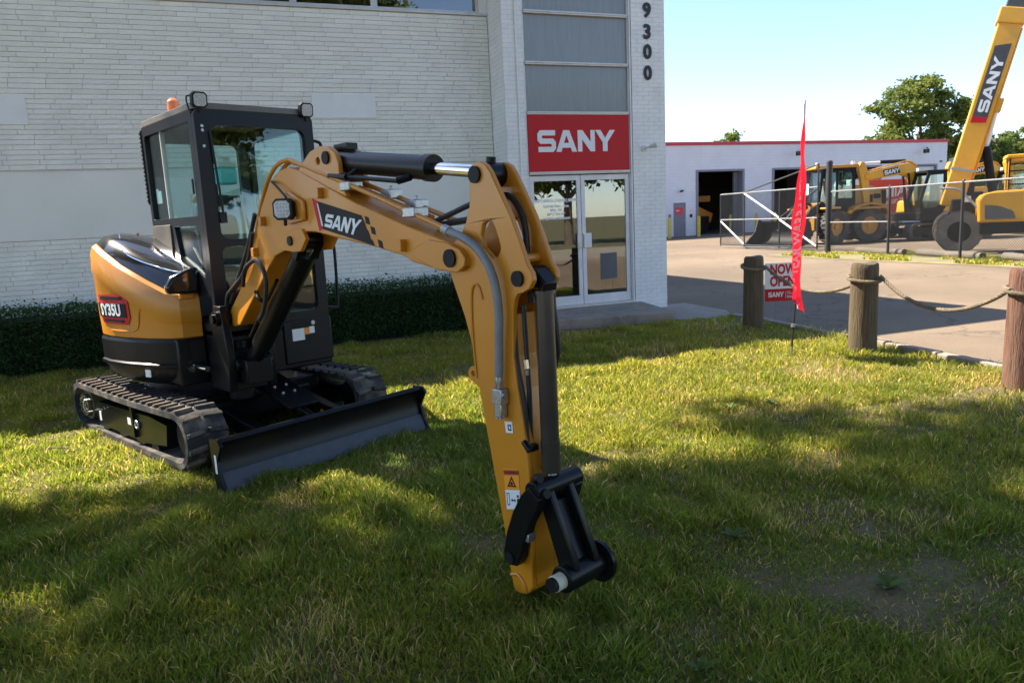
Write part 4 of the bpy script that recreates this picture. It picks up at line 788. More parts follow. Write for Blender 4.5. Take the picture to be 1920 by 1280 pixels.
# arm services
gh = bez([(3.649, YB-.10, 1.632), (3.70, YB-.115, 1.622), (3.806, YB-.128, 1.596), (3.901, YB-.13, 1.548), (3.966, YB-.128, 1.474), (4.0, YB-.125, 1.383), (4.009, YB-.122, 1.267), (3.998, YB-.12, 1.126), (3.985, YB-.118, .985)], 14)
ep('spiral_hose', gtube(gh, [.0185+.0018*(k % 2) for k in range(len(gh))], 10), GHOSE, arm, 70)
ep('hose_collar', join(gcyl((3.635, YB-.098, 1.637), (3.69, YB-.112, 1.624), .024, 14)), STL, arm)
ep('relief_valve', join(gcyl((3.984, YB-.117, .99), (3.981, YB-.115, .93), .020, 6), gbox(3.945, 4.01, YB-.135, YB-.087, .86, .93), gbox(3.955, 4.0, YB-.13, YB-.09, .80, .862), gcyl((3.94, YB-.115, .905), (4.018, YB-.115, .905), .016, 10), gcyl((3.965, YB-.12, .80), (3.965, YB-.12, .79), .012, 8), gcyl((3.99, YB-.12, .80), (3.99, YB-.12, .79), .012, 8)), STL, arm, bevel=.005)
for pts, oy, r_ in (([(4.045, 1.30), (4.046, 1.073), (4.082, .862), (4.09, .706), (4.108, .523)], -.062, .011), ([(4.075, 1.30), (4.082, 1.08), (4.088, .90), (4.086, .76), (4.092, .67)], -.035, .011), ([(3.80, 1.735), (3.92, 1.775), (3.99, 1.735), (4.035, 1.646), (4.045, 1.53), (4.05, 1.42), (4.06, 1.30)], .03, .014), ([(3.427, 1.672), (3.564, 1.707), (3.72, 1.745), (3.80, 1.75)], 0, .014), ([(3.427, 1.655), (3.565, 1.668), (3.70, 1.678), (3.80, 1.69)], .025, .016), ([(4.13, 1.40), (4.125, 1.298), (4.135, 1.22), (4.145, 1.10), (4.12, 1.01)], .098, .014)):
    ep('hydraulic_hose', gtube(bez([(a, YB+oy, b) for a, b in pts], 7), r_, 8), HOSE, arm)
ep('hose_fitting', join(gcyl((4.08, YB-.04, 1.06), (4.083, YB-.04, 1.02), .014, 8), gcyl((4.083, YB-.04, 1.015), (4.084, YB-.04, .99), .012, 8)), CHR, arm)
ep('hose_clamp', join(gbox(4.07, 4.13, YB-.075, YB-.03, .655, .685), gcyl((4.085, YB-.08, .70), (4.125, YB-.08, .66), .016, 8)), BLK, arm, bevel=.004)
# bucket cylinder and linkage
bcy = ep('bucket_cylinder', join(gcyl((BX+.205, YB, 1.35), (BX+.205, YB, .66), .041, 28), gcyl((BX+.205, YB, .70), (BX+.205, YB, .56), .044, 28), gcyl((BX+.205, YB, 1.35), (BX+.205, YB, 1.365), .047, 28)), mat('brown_black_cylinder', (.035, .028, .022), .28, var=.15, coat=.2), smooth=40)
ep('cylinder_eye', join(gcyl((BX+.15, YB-.056, 1.419), (BX+.15, YB+.056, 1.419), .048, 24), gplate([(BX+.14, 1.40), (BX+.24, 1.36), (BX+.25, 1.40), (BX+.19, 1.46), (BX+.14, 1.46)], YB-.04, YB+.04, XZ())), BLK, bcy, bevel=.006)
ep('cylinder_rod', gcyl((BX+.205, YB, .56), (BX+.212, YB, .515), .022, 16), CHR, bcy)
lk = ep('bucket_link', join(gcyl((BX+.215, YB-.135, .50), (BX+.215, YB+.155, .50), .046, 24), *[gplate([(BX+.185, .49), (BX+.265, .50), (BX+.405, .20), (BX+.40, .10), (BX+.31, .09), (BX+.305, .17)], YB+s*.062-.016, YB+s*.062+.016, XZ()) for s in (-1, 1)], gplate([(BX+.215, .43), (BX+.245, .44), (BX+.375, .16), (BX+.34, .16)], YB-.045, YB+.045, XZ()), gcyl((BX+.355, YB-.115, .135), (BX+.355, YB+.12, .135), .060, 28)), BLK, bevel=.006, smooth=30)
ep('link_flange', gcyl((BX+.355, YB+.12, .135), (BX+.355, YB+.14, .135), .095, 28), BLK, lk)
ep('link_bushing', join(gcyl((BX+.355, YB-.165, .135), (BX+.355, YB-.115, .135), .036, 24)), PASTE, lk)
ep('bushing_pin', gcyl((BX+.355, YB-.182, .135), (BX+.355, YB-.165, .135), .032, 20), BLKM, lk)
for a, b in ((.215, .555), (.255, .495)): ep('grease_cap', gcyl((BX+a, YB-.10, b), (BX+a+.02, YB-.10, b+.005), .022, 12), BLKM, lk)
ep('white_cap', gcyl((BX+.215, YB+.16, .50), (BX+.215, YB+.166, .50), .02, 14), WHT, lk)
sl = [(.225, .525), (.175, .475), (.118, .385), (.070, .275), (.042, .172), (.045, .132), (.07, .115), (.105, .125), (.128, .165), (.152, .245), (.198, .35), (.25, .43), (.262, .48)]
for s in (-1, 1): ep('side_link', gplate([(BX+a-.012+(.012 if k > 6 else -.012), b) for k, (a, b) in enumerate(sl)], YB+s*.118-.026, YB+s*.118+.026, XZ()), BLK, bevel=.006)
ep('side_link_pin', gcyl((BX+.062, YB-.152, .155), (BX+.062, YB+.152, .155), .028, 18), BLKM, ex)
ep('arm_end_valve', join(gbox(BX+.10, BX+.18, YB-.135, YB-.088, .255, .295), gcyl((BX+.10, YB-.11, .275), (BX+.085, YB-.11, .275), .018, 10), gcyl((BX+.14, YB-.11, .295), (BX+.14, YB-.11, .35), .013, 8)), STL, arm, bevel=.004)
ep('arm_end_bead', gtube(bez([(BX+.0, YB-.088, .03), (BX+.05, YB-.089, .045), (BX+.09, YB-.088, .01), (BX+.10, YB-.086, -.03)], 5), .007, 6), YEL, arm)

# ================================================================== posts, ropes, sign and flag on the lawn edge
def post(x, y, r, h, material, label, seed):
    q = np.random.default_rng(seed); n = 30; prof = [0.0, .02, .12, .3, .5, .7, .85, .95, .985, 1.0]
    V, F = [], []
    jit = q.normal(0, .012, n); groove = np.where(q.uniform(0, 1, n) > .8, -.05, 0)
    for k, t in enumerate(prof):
        rr = r*(1.05-.08*t) if t < .98 else r*(.97-.1*(t-.98)/.02)
        for i in range(n):
            a = 2*math.pi*i/n; ri = rr*(1+jit[i]+groove[i]+q.normal(0, .004)); V.append((ri*math.cos(a), ri*math.sin(a), -.25+(h+.25)*t+.012*math.sin(a*2+seed)*(t > .9)))
    F = [(k*n+i, k*n+(i+1) % n, (k+1)*n+(i+1) % n, (k+1)*n+i) for k in range(len(prof)-1) for i in range(n)]
    V.append((0, 0, h+.003)); c_ = len(V)-1; o = (len(prof)-1)*n; F += [(o+i, o+(i+1) % n, c_) for i in range(n)]
    p = tag(obj('wooden_post', (V, F), material, smooth=50, loc=(x, y, float(lawn_z(x, np.array(y))))), label, 'post', 'posts along the lawn edge')
    return p
post(6.48, 8.20, .135, .99, WOOD, 'dark weathered round post beside the open-for-business yard sign', 1)
post(6.45, 6.27, .145, 1.0, WOOD, 'thick mossy round post holding both ropes', 2)
post(6.45, 4.47, .135, 1.07, WOODR, 'reddish brown split post at the far end of the rope', 3)
def strands(path, r=.0125, turns_per_m=9.0):
    path = [Vector(p) for p in path]; L_ = 0; out = []
    for s in range(3):
        pts = []; l = 0; a = None
        for i, p in enumerate(path):
            d = (path[min(i+1, len(path)-1)]-path[max(i-1, 0)]).normalized()
            if a is None: _, a, _ = frame_of(d)
            a = (a-d*a.dot(d)).normalized(); b = d.cross(a)
            if i: l += (p-path[i-1]).length
            ph = 2*math.pi*(turns_per_m*l+s/3); pts.append(p+(a*math.cos(ph)+b*math.sin(ph))*r*.82)
        out.append(gtube(pts, r, 6))
    return join(*out)
def loop_pts(x, y, r, z, tilt, ph, n=40, turns=1.0): return [(x+r*math.cos(a+ph), y+r*math.sin(a+ph), z+tilt*math.sin(a+ph)+.02*k/n) for k, a in enumerate(np.linspace(0, 2*math.pi*turns, n))]
def dens(pts, step=.012):
    P = bez(pts, 12); out = [P[0]]
    for p in P[1:]:
        while (p-out[-1]).length > step: out.append(out[-1]+(p-out[-1]).normalized()*step)
    return out
def rope(a, b, sag, label):
    A, B = Vector(a), Vector(b); pts = [A.lerp(B, t)-Vector((0, 0, sag*4*t*(1-t))) for t in np.linspace(0, 1, 9)]
    return tag(obj('rope', strands(dens([tuple(p) for p in pts])), ROPE, smooth=60), label, 'rope', 'ropes between the posts')
rope((6.55, 8.05, .86), (6.50, 6.43, .74), .20, 'slack twisted rope hanging past the open-for-business yard sign')
rope((6.52, 6.12, .84), (6.52, 4.62, .83), .29, 'slack twisted rope hanging from the mossy post to the split post')
for x, y, r, z, lab in ((6.48, 8.20, .152, .84, 'rope loop tied round the dark weathered post'), (6.45, 6.27, .163, .80, 'rope loop tied round the thick mossy post'), (6.45, 4.47, .152, .80, 'rope loop tied round the reddish brown post')):
    tag(obj('rope_loop', strands(dens(loop_pts(x, y, r, z, .025, 2.0, 24, 1.15))), ROPE, smooth=60), lab, 'rope', 'rope loops on the posts')
# yard sign on wire legs
ys = thing('yard_sign', 'white and red now open yard sign on thin wire legs', 'sign', (7.10, 8.36, -.04), R(-19.5))
sp_ = obj('sign_board', gbox(-.25, .25, -.004, .004, .36, .90), WHT, ys, None)
obj('red_band', gbox(-.25, .25, -.0065, -.0045, .36, .535), REDP, sp_, None)
m_ = lambda cx, cz: (lambda u, v: (cx+u, -.0062, cz+v))
obj('sign_word', text_on('NOW', .19, m_(-.0, .805), bold=.008, sx=.72), REDP, sp_, None)
obj('sign_word', text_on('OPEN', .19, m_(-.0, .635), bold=.008, sx=.72), REDP, sp_, None)
obj('sign_brand', logo(.07, .22, .001, lambda u, v, w_: (-.20+u, -.0068-w_, .42+v)), WHT, sp_, None)
obj('sign_small_print', join(gbox(.045, .048, -.0085, -.007, .40, .50), *[gbox(.065, .065+l, -.0085, -.007, z, z+.007) for z, l in ((.485, .05), (.46, .12), (.425, .15), (.405, .16))]), WHT, sp_, None)
for x in (-.10, .10): obj('wire_leg', gcyl((x, .0, -.1), (x, .0, .62), .0035, 6), GALV, ys)
# feather flag
fl = thing('feather_flag', 'tall narrow red feather flag on a black pole', 'flag', (5.66, 6.50, float(lawn_z(5.66, np.array(6.5)))))
fpole = [(0, 0, 0), (.012, -.004, .25), (.03, -.01, .5), (.06, -.02, 1.2), (.09, -.028, 2.0), (.10, -.03, 2.76)]
obj('pole', gtube(bez(fpole, 6), [.011-.006*k/30 for k in range(31)], 8), PLAS, fl)
obj('ground_spike', gcyl((0, 0, -.1), (0, 0, .10), .012, 10), STL, fl)
obj('pole_clamp', join(gcyl((.012, 0, .32), (.014, 0, .36), .02, 12), gcyl((.0, 0, .335), (.045, -.01, .345), .008, 8)), STL, fl)
RH = Vector((RGT[0], RGT[1], 0)).normalized(); FH = Vector((FWD[0], FWD[1], 0)).normalized()
FB = (RH*.60+FH*.80)
def flag_pt(u, z):
    """u 0..1 across the cloth from the free edge to the pole sleeve"""
    wd = float(np.interp(z, [.58, .75, 1.15, 1.6, 2.1, 2.5, 2.72], [.27, .38, .44, .37, .24, .11, .03]))
    px = float(np.interp(z, [0, 1.2, 2.0, 2.76], [.0, .06, .09, .10])); c_ = Vector((px, -.3*px, z))+RH*.055*(1-z/2.8)
    s = (u-.86)*wd; fold = .028*math.sin(u*9+z*5)*min(1, (2.75-z))+.012*math.sin(z*14+u*3)
    p = c_+FB*s+RH.lerp(FH*-1, .5)*fold*-1
    return p
NZ = 60
obj('banner', gsheet([[flag_pt(u, z) for u in np.linspace(0, 1, 16)] for z in np.linspace(.66, 2.72, NZ)]), FLAG, fl, 70)
# folded-over lower corner
low = [[flag_pt(u, .66)+Vector((0, 0, -.19*t*(.25+.75*u)))-FH*.02*math.sin(t*2)+RH*(.03*t) for u in np.linspace(0, 1, 10)] for t in np.linspace(0, 1, 7)]
bf = obj('folded_corner', gsheet(low), FLAG, fl, 70)
side = (FH*-1*.60+RH*.80)
def on_flag(u, z): return flag_pt(min(max(u, 0.01), .99), min(max(z, .66), 2.71))-FH*.014+RH*.003
V, F = text_geo('5 - YEAR WARRANTY', .185, .006, 'LEFT'); w_t = max(p[0] for p in V)
obj('banner_lettering', ([on_flag(.36-p[1]*3.0, .74+p[0]*(1.22/w_t)) for p in V], F), FLAGW, fl, None)
V, F = logo(.06, .17, .001, lambda u, v, w_: (u, v, w_))
obj('banner_brand', ([flag_pt(.2+p[0]*2.6, .66)+Vector((0, 0, -.10-.03*p[0]*5+p[1]))-FH*.036+RH*.01 for p in V], F), FLAGW, bf, None)
# small loose things in the grass
tag(obj('stick', gtube(bez([(-1.72, 6.55, -.0), (-1.60, 6.50, .03), (-1.46, 6.41, .03)], 5), .006, 6), mat('stick_brown', (.05, .035, .025), .9), smooth=40), 'thin dark stick lying in sunlit grass by the track', 'stick')
def weed(x, y, n, s, seed, label):
    q = random.Random(seed); t = thing('broadleaf_weed', label, 'weed', (x, y, float(lawn_z(x, np.array(y)))), 0, 'broadleaf weeds in the lawn')
    for k in range(n):
        a = 2*math.pi*k/n+q.uniform(-.3, .3); l = s*q.uniform(.7, 1.15); el = q.uniform(.35, 1.0); G = []
        for i in range(6):
            f = i/5; wd_ = l*.20*math.sin(math.pi*min(f*.92+.06, 1))**.8; r_ = l*f*math.cos(el*(1-.5*f)); zz = .01+l*f*math.sin(el)*(1-.35*f)
            G.append([(r_*math.cos(a)-s_*wd_*math.sin(a), r_*math.sin(a)+s_*wd_*math.cos(a), zz+abs(s_)*wd_*.35) for s_ in (-1, 0, 1)])
        me = mesh_of('leaf', ([(p[0]*.72, p[1]*.72, p[2]*.8) for p in gsheet(G)[0]], gsheet(G)[1]), LEAFW, 60); at = me.attributes.new('tone', 'FLOAT', 'POINT'); at.data.foreach_set('value', [q.uniform(0, .9)]*len(me.vertices))
        obj('leaf', me, None, t)
for i, (x, y, n, s, lb) in enumerate(((1.62, 1.96, 9, .11, 'wide rosette weed in dark grass a step from the arm tip'), (1.50, 2.18, 8, .10, 'rosette weed nearest the arm tip with broad upright leaves'), (2.62, 2.35, 10, .12, 'broad leafed weed clump in the deep lawn shade'), (1.30, 1.80, 9, .12, 'big leafed weed spreading low in the dark grass'), (3.75, 5.05, 9, .13, 'pale green weed clump in the sunlit lawn'), (4.15, 5.0, 8, .11, 'small bright weed beside the sunlit weed clump'), (2.30, 3.05, 8, .12, 'flat weed with wide leaves at the shadow edge'), (.95, 1.85, 8, .10, 'small weed in front of the arm tip'))):
    weed(x, y, n, s, i, lb)

# ================================================================== yard: fence, gate, warehouse, machines, trees
def chain(A, B, h, z0=.04, pitch=.075, r=.0045):
    A, B = Vector(A), Vector(B); L_ = (B-A).length; d = (B-A)/L_; n_ = Vector((-d.y, d.x, 0)); gs = []
    for sgn_, off in ((1, .003), (-1, -.003)):
        s = -h
        while s < L_+h:
            s0, s1 = (s, s+h) if sgn_ > 0 else (s+h, s); za, zb = 0.0, h
            # clip to panel
            ta, tb = 0.0, 1.0; ds = s1-s0
            lo, hi = sorted(((0-s0)/ds, (L_-s0)/ds)); ta, tb = max(ta, lo), min(tb, hi)
            if tb-ta > .02:
                p0 = A+d*(s0+ds*ta)+n_*off+Vector((0, 0, z0+h*ta)); p1 = A+d*(s0+ds*tb)+n_*off+Vector((0, 0, z0+h*tb)); gs.append(gcyl(p0, p1, r, 3, caps=False))
            s += pitch
    return join(*gs)
fp = [(18.87, 19.98), (18.68, 17.29), (18.17, 14.44), (17.65, 11.6), (17.1, 8.7)]
fen = thing('chain_link_fence', 'black chain link fence with galvanised top rail in front of the machines', 'fence', (18.5, 16, 0))
def fpart(name, g, material, parent=fen, smooth=35, o=(18.5, 16, 0)): return obj(name, ([(p[0]-o[0], p[1]-o[1], p[2]-o[2]) for p in g[0]], g[1]), material, parent, smooth)
BLKF = mat('black_fence_coat', (.02, .02, .021), .5, var=.2, scale=10)
for i, (x, y) in enumerate(fp):
    if i == 0: fpart('gate_post', join(gcyl((x, y, -.3), (x, y, 3.05), .10, 20), gcyl((x, y, 3.05), (x, y, 3.09), .10, 20, .05)), BLKF)
    else: fpart('fence_post', join(gcyl((x, y, -.3), (x, y, 2.09), .04, 12), gcyl((x, y, 2.09), (x, y, 2.13), .045, 12, .015)), BLKF)
fpart('top_rail', join(*[gcyl((*a, 2.05), (*b, 2.05), .024, 10) for a, b in zip(fp[:-1], fp[1:])]), GALV)
fpart('middle_rail', gcyl((*fp[0], 1.02), (*fp[1], 1.02), .022, 10), GALV)
for a, b in zip(fp[:-1], fp[1:]): tag(fpart('wire_mesh', chain((*a, 0), (*b, 0), 2.0), BLKF, smooth=None), kind='stuff')
ga, gb = Vector((19.25, 20.9, 0)), Vector((19.65, 27.1, 0))
gate = thing('sliding_gate', 'open black cantilever chain link gate with white diagonal braces', 'gate', (19.45, 24, 0))
gp = lambda name, g, material, smooth=35: fpart(name, g, material, gate, smooth, (19.45, 24, 0))
GL = (gb-ga).length; gd = (gb-ga)/GL
def gpt(s, z): return tuple(ga+gd*s+Vector((0, 0, z)))
for s, top in ((0, 3.06), (2.15, 2.25), (4.45, 2.25), (GL, 2.25)): gp('gate_upright', gcyl(gpt(s, .06), gpt(s, top), .03, 10), BLKF)
gp('gate_rail', gcyl(gpt(0, 2.25), gpt(GL, 2.25), .028, 10), GALV)
gp('gate_rail', gcyl(gpt(0, 1.17), gpt(GL, 1.17), .028, 10), GALV)
gp('gate_rail', gcyl(gpt(0, .12), gpt(GL, .12), .028, 10), BLKF)
gp('gate_stay', gcyl(gpt(0, 3.03), gpt(4.45, 2.27), .028, 10), BLKF)
gp('gate_stay', gcyl(gpt(0, 2.2), gpt(2.15, 1.2), .028, 10), BLKF)
WPIPE = mat('white_pipe', (.75, .73, .72), .5)
gp('white_brace', gcyl(gpt(4.45, 2.22), gpt(2.15, 1.2), .035, 10), WPIPE)
gp('white_brace', gcyl(gpt(2.15, 1.14), gpt(.05, .18), .035, 10), WPIPE)
gp('white_brace', gcyl(gpt(GL-.03, 1.1), gpt(4.48, .16), .035, 10), WPIPE)
gp('notice_plate', xf(gbox(-.02, .0, -.26, .26, 2.0, 2.38), Matrix.Translation(gpt(.75, 0)) @ Matrix.Rotation(math.atan2(gd.y, gd.x)-math.pi/2, 4, 'Z')), WHT, None)
tag(gp('wire_mesh', chain(gpt(0, 0), gpt(GL, 0), 2.15, .12), BLKF, None), kind='stuff')
gp('gate_hinge', join(gcyl((18.87, 19.98, 2.85), gpt(0, 2.85), .02, 8), gcyl((18.87, 19.98, .4), gpt(0, .4), .02, 8)), BLKF)
for i, (a, b, lb) in enumerate((((19.10, 18.9), (18.92, 16.9), 'pale log on the verge beside the thick black gate post'), ((19.15, 16.6), (18.45, 14.0), 'long pale log under the fence in front of the big grey tyre'), ((18.6, 13.5), (18.1, 11.6), 'pale log on the verge beyond the last fence post by the engine cover'))):
    A, B = Vector((*a, .075)), Vector((*b, .075))
    o = thing('log', lb, 'log', tuple(A), 0, 'logs laid along the verge'); q = random.Random(i)
    obj('bark', gtube([(B-A)*t+Vector((0, 0, .01*math.sin(9*t))) for t in np.linspace(0, 1, 9)], [.105+q.uniform(-.008, .008) for _ in range(9)], 12, caps=False), CONCL, o, 50)
    d_ = (B-A).normalized()
    for e, s in ((Vector((0, 0, 0)), -1), (B-A, 1)): obj('cut_end', gcyl(e-d_*s*.012, e+d_*s*.003, .10, 14), mat('log_end', (.12, .09, .065), .9), o)

# warehouse
WY = 40.9
wh = thing('warehouse', 'long pale grey block workshop with red roof edge and open bays', 'building', (34, WY, 0))
def wp(name, g, material, parent=wh, smooth=None, bevel=0): return obj(name, ([(p[0]-34, p[1]-WY, p[2]) for p in g[0]], g[1]), material, parent, smooth, bevel)
bays = [(27.75, 31.5), (33.75, 37.15), (39.6, 43.3), (45.25, 48.65)]
bt_ = WALLG.node_tree; brn = bt_.nodes.new('ShaderNodeTexBrick'); brn.inputs['Scale'].default_value = 1.0; brn.inputs['Brick Width'].default_value = .4; brn.inputs['Row Height'].default_value = .2; brn.inputs['Mortar Size'].default_value = .008
cmb = bt_.nodes.new('ShaderNodeCombineXYZ'); sep = bt_.nodes.new('ShaderNodeSeparateXYZ'); tcw = bt_.nodes.new('ShaderNodeTexCoord'); bt_.links.new(tcw.outputs['Object'], sep.inputs[0]); bt_.links.new(sep.outputs[0], cmb.inputs[0]); bt_.links.new(sep.outputs[2], cmb.inputs[1]); bt_.links.new(cmb.outputs[0], brn.inputs['Vector'])
brn.inputs['Color1'].default_value = (1, 1, 1, 1); brn.inputs['Color2'].default_value = (.97, .97, .97, 1); brn.inputs['Mortar'].default_value = (.86, .86, .87, 1)
pw = bt_.nodes['Principled BSDF']; lk_ = pw.inputs['Base Color'].links[0].from_socket; mm_ = bt_.nodes.new('ShaderNodeMix'); mm_.data_type = 'RGBA'; mm_.blend_type = 'MULTIPLY'; mm_.inputs[0].default_value = 1; bt_.links.new(lk_, mm_.inputs[6]); bt_.links.new(brn.outputs[0], mm_.inputs[7]); bt_.links.new(mm_.outputs[2], pw.inputs['Base Color'])
ed = [16]+[v for b in bays for v in b]+[49.6]
segs = [(ed[i], ed[i+1]) for i in range(0, len(ed), 2)]
segs = [(16, 26.05), (26.98, 27.75)]+[(bays[i][1], bays[i+1][0]) for i in range(3)]+[(bays[3][1], 49.6)]
wp('front_wall', join(*[gbox(a, b, WY, WY+.35, -.2, 4.18) for a, b in segs], gbox(26.05, 26.98, WY, WY+.35, 2.15, 4.18), gbox(16, 49.6, WY, WY+.35, 4.18, 5.78)), WALLG)
wp('side_wall', gbox(49.25, 49.6, WY+.35, 58, -.2, 5.78), WALLG)
wp('side_wall', gbox(16, 16.35, WY+.35, 58, -.2, 5.78), WALLG)
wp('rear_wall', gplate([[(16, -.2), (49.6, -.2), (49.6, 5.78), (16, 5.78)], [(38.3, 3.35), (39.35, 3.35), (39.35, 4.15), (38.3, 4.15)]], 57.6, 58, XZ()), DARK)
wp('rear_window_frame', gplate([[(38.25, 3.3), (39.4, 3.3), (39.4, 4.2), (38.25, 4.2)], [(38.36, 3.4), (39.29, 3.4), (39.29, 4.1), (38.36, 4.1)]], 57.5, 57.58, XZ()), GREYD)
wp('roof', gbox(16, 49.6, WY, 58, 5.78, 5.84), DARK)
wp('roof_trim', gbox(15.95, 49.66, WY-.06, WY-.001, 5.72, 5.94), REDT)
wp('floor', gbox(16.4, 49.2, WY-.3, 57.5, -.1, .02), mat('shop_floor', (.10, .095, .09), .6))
for i, (a, b) in enumerate(bays):
    wp('bay_frame', join(gbox(a, a+.16, WY-.05, WY+.4, 0, 4.18), gbox(b-.16, b, WY-.05, WY+.4, 0, 4.18), gbox(a+.16, b-.16, WY-.05, WY+.4, 4.06, 4.18)), GREYD)
    if i < 3: wp('bay_divider', gbox(b-.55, b-.16, WY+.35, WY+.5, 0.02, 4.0), mat('jamb_grey', (.11, .115, .13), .6))
wp('roller_door', join(*[gbox(bays[3][0]+.17, bays[3][1]-.17, WY+.08+.012*(k % 2), WY+.12, .02+k*.4, .41+k*.4) for k in range(10)]), mat('roller_door_white', (.55, .56, .55), .6))
sd = wp('service_door', gbox(26.07, 26.96, WY+.04, WY+.09, .02, 2.13), GREYD)
wp('door_notice', gbox(26.22, 26.78, WY+.03, WY+.039, 1.40, 1.88), mat('notice_red', (.55, .03, .05), .5), sd)
wp('door_notice_brand', logo(.07, .24, .002, lambda u, v, w_: (26.28+u, WY+.028-w_, 1.62+v)), WHT, sd)
wp('door_knob', gcyl((26.88, WY-.0, 1.02), (26.88, WY+.04, 1.02), .04, 10), STL, sd)
for x in (29.7, 35.2): wp('hanging_lamp', gbox(x-.45, x+.45, WY+4.0, WY+4.25, 4.18, 4.24), emit('shop_lamp_glow', (1, .97, .9), 2.0))
for x in (35.45, 46.85): wp('floodlight', join(gbox(x-.14, x+.12, WY-.75, WY-.45, 4.92, 5.20), gtube(bez([(x+.1, WY-.6, 5.08), (x+.3, WY-.5, 5.15), (x+.45, WY-.25, 5.33), (x+.75, WY-.02, 5.36)], 4), .03, 8)), BLKM, smooth=40)
wp('camera_dome', join(gcyl((26.45, WY-.25, 2.86), (26.75, WY-.05, 2.9), .06, 10)), BLKM)
wp('wall_box', gbox(25.70, 25.84, WY-.06, WY-.002, 1.22, 1.45), GREYD)
wp('wall_box', gbox(27.28, 27.44, WY-.06, WY-.002, 1.20, 1.40), BLKM)
wp('wall_notice', gbox(27.25, 27.55, WY-.012, WY-.002, 1.5, 1.72), mat('notice_pale', (.7, .55, .56), .6))
wp('security_sensor', gbox(48.9, 49.05, WY-.1, WY-.002, 4.3, 4.4), BLKM)
for i, (x, lb) in enumerate(((25.45, 'yellow bollard beside the grey service door'), (27.62, 'yellow bollard between the service door and first open bay'), (30.95, 'yellow bollard standing just inside the first open bay'), (32.1, 'yellow bollard in front of the block wall between bays'), (33.62, 'yellow bollard at the second open bay'))):
    tag(obj('bollard', join(gcyl((0, 0, -.2), (0, 0, 1.2), .10, 16), gcyl((0, 0, 1.2), (0, 0, 1.27), .10, 16, .03)), BOLY, smooth=40, loc=(x, WY-.5 if i != 2 else WY+.7, 0)), lb, 'bollard', 'yellow bollards at the workshop')
bo = thing('parked_boom', 'orange digger boom and arm inside the first open bay', 'machine', (29.3, 43.6, 0))
obj('boom', gplate([[(-1.6, 1.55), (-.9, 2.0), (.2, 1.95), (1.55, 1.35), (1.35, .75), (.9, 1.0), (.1, 1.5), (-.6, 1.45), (-1.5, 1.1)], [(-.7, 1.85), (.0, 1.82), (.1, 1.62), (-.5, 1.6)]], -.15, .15, XZ()), YEL, bo, None)
obj('boom', gbox(.1, 2.0, .8, 1.1, 2.2, 2.6), YEL, bo, None)
obj('chassis', join(gbox(-1.5, 1.2, -.2, 1.2, .35, 1.2), gcyl((-1, -.3, .5), (-1, .2, .5), .5, 18), gcyl((.6, -.3, .5), (.6, .2, .5), .5, 18)), BLKM, bo, None)

def wheel(parent, c, r, w_, rim, tyre, side, lugs=22, rr=.55):
    x, y, z = c; t = obj('tyre', join(gplate([circ(x, z, r*.94, 36), circ(x, z, r*rr, 28)], y-w_/2, y+w_/2, XZ()), *[xf(gbox(-.055*r/.67, .055*r/.67, -w_/2, 0.02, r*.92, r), Matrix.Translation((x, y, z)) @ Matrix.Rotation(2*math.pi*(k+.0)/lugs, 4, 'Y')) for k in range(lugs)], *[xf(gbox(-.055*r/.67, .055*r/.67, -.02, w_/2, r*.92, r), Matrix.Translation((x, y, z)) @ Matrix.Rotation(2*math.pi*(k+.5)/lugs, 4, 'Y')) for k in range(lugs)]), tyre, parent, 30)
    obj('rim', join(gcyl((x, y-w_*.32, z), (x, y+w_*.32, z), r*rr*.99, 28), gcyl((x, y+side*w_*.2, z), (x, y+side*w_*.42, z), r*.22, 18, r*.17), *[gcyl((x+r*.33*math.cos(a), y+side*w_*.30, z+r*.33*math.sin(a)), (x+r*.33*math.cos(a), y+side*w_*.36, z+r*.33*math.sin(a)), r*.04, 8) for a in np.arange(0, 6.28, .7854)]), rim, t, 30)
    return t
# wheel loader
ldr = thing('wheel_loader', 'yellow wheel loader with glazed cab and big black bucket behind the gate', 'loader', (24.06, 25.19, 0), math.atan2(-RH.y, -RH.x))
lp = lambda name, g, material, parent=ldr, smooth=None, bevel=0: obj(name, g, material, parent, smooth, bevel)
TW = .52
wheel(ldr, (-1.05, .93, .68), .68, TW, LDY, TYRE, 1); wheel(ldr, (-1.05, -.93, .68), .68, TW, LDY, TYRE, -1)
art = lambda g: xf(g, Matrix.Translation((-.1, 0, 0)) @ Matrix.Rotation(R(24), 4, 'Z') @ Matrix.Translation((.1, 0, 0)))
ff = bpy.data.objects.new('front_frame', None); C.objects.link(ff); ff.parent = ldr; ff.rotation_euler = (0, 0, R(24)); ff.location = (-.1, 0, 0)
ffm = lp('front_chassis', art(join(gbox(.1, 1.6, -.45, .45, .55, 1.15), gbox(.75, 1.4, -.5, .5, 1.1, 1.7), gbox(.9, 1.5, -1.2, -.62, 1.42, 1.5), gbox(.9, 1.5, .62, 1.2, 1.42, 1.5))), LDY, bevel=.03)
bpy.data.objects.remove(ff)
for s in (-1, 1):
    w_ = wheel(ldr, (0, 0, 0), .68, TW, LDY, TYRE, s); M_ = Matrix.Translation((-.1, 0, 0)) @ Matrix.Rotation(R(24), 4, 'Z') @ Matrix.Translation((1.15, s*.93, .68)); w_.matrix_local = M_
    lp('lift_arm', art(gplate([(.95, 1.55), (1.25, 1.75), (1.9, 1.45), (2.75, .62), (2.62, .45), (1.8, 1.15), (1.1, 1.35)], s*.48-.06, s*.48+.06, XZ())), BLKM, bevel=.02)
lp('tilt_linkage', art(join(gplate([(1.55, 1.5), (2.0, 2.1), (2.12, 2.08), (1.75, 1.4)], -.08, .08, XZ()), gcyl((2.05, 0, 2.05), (2.6, 0, .75), .05, 12), gcyl((1.1, 0, 1.6), (1.9, 0, 1.75), .07, 12))), BLKM)
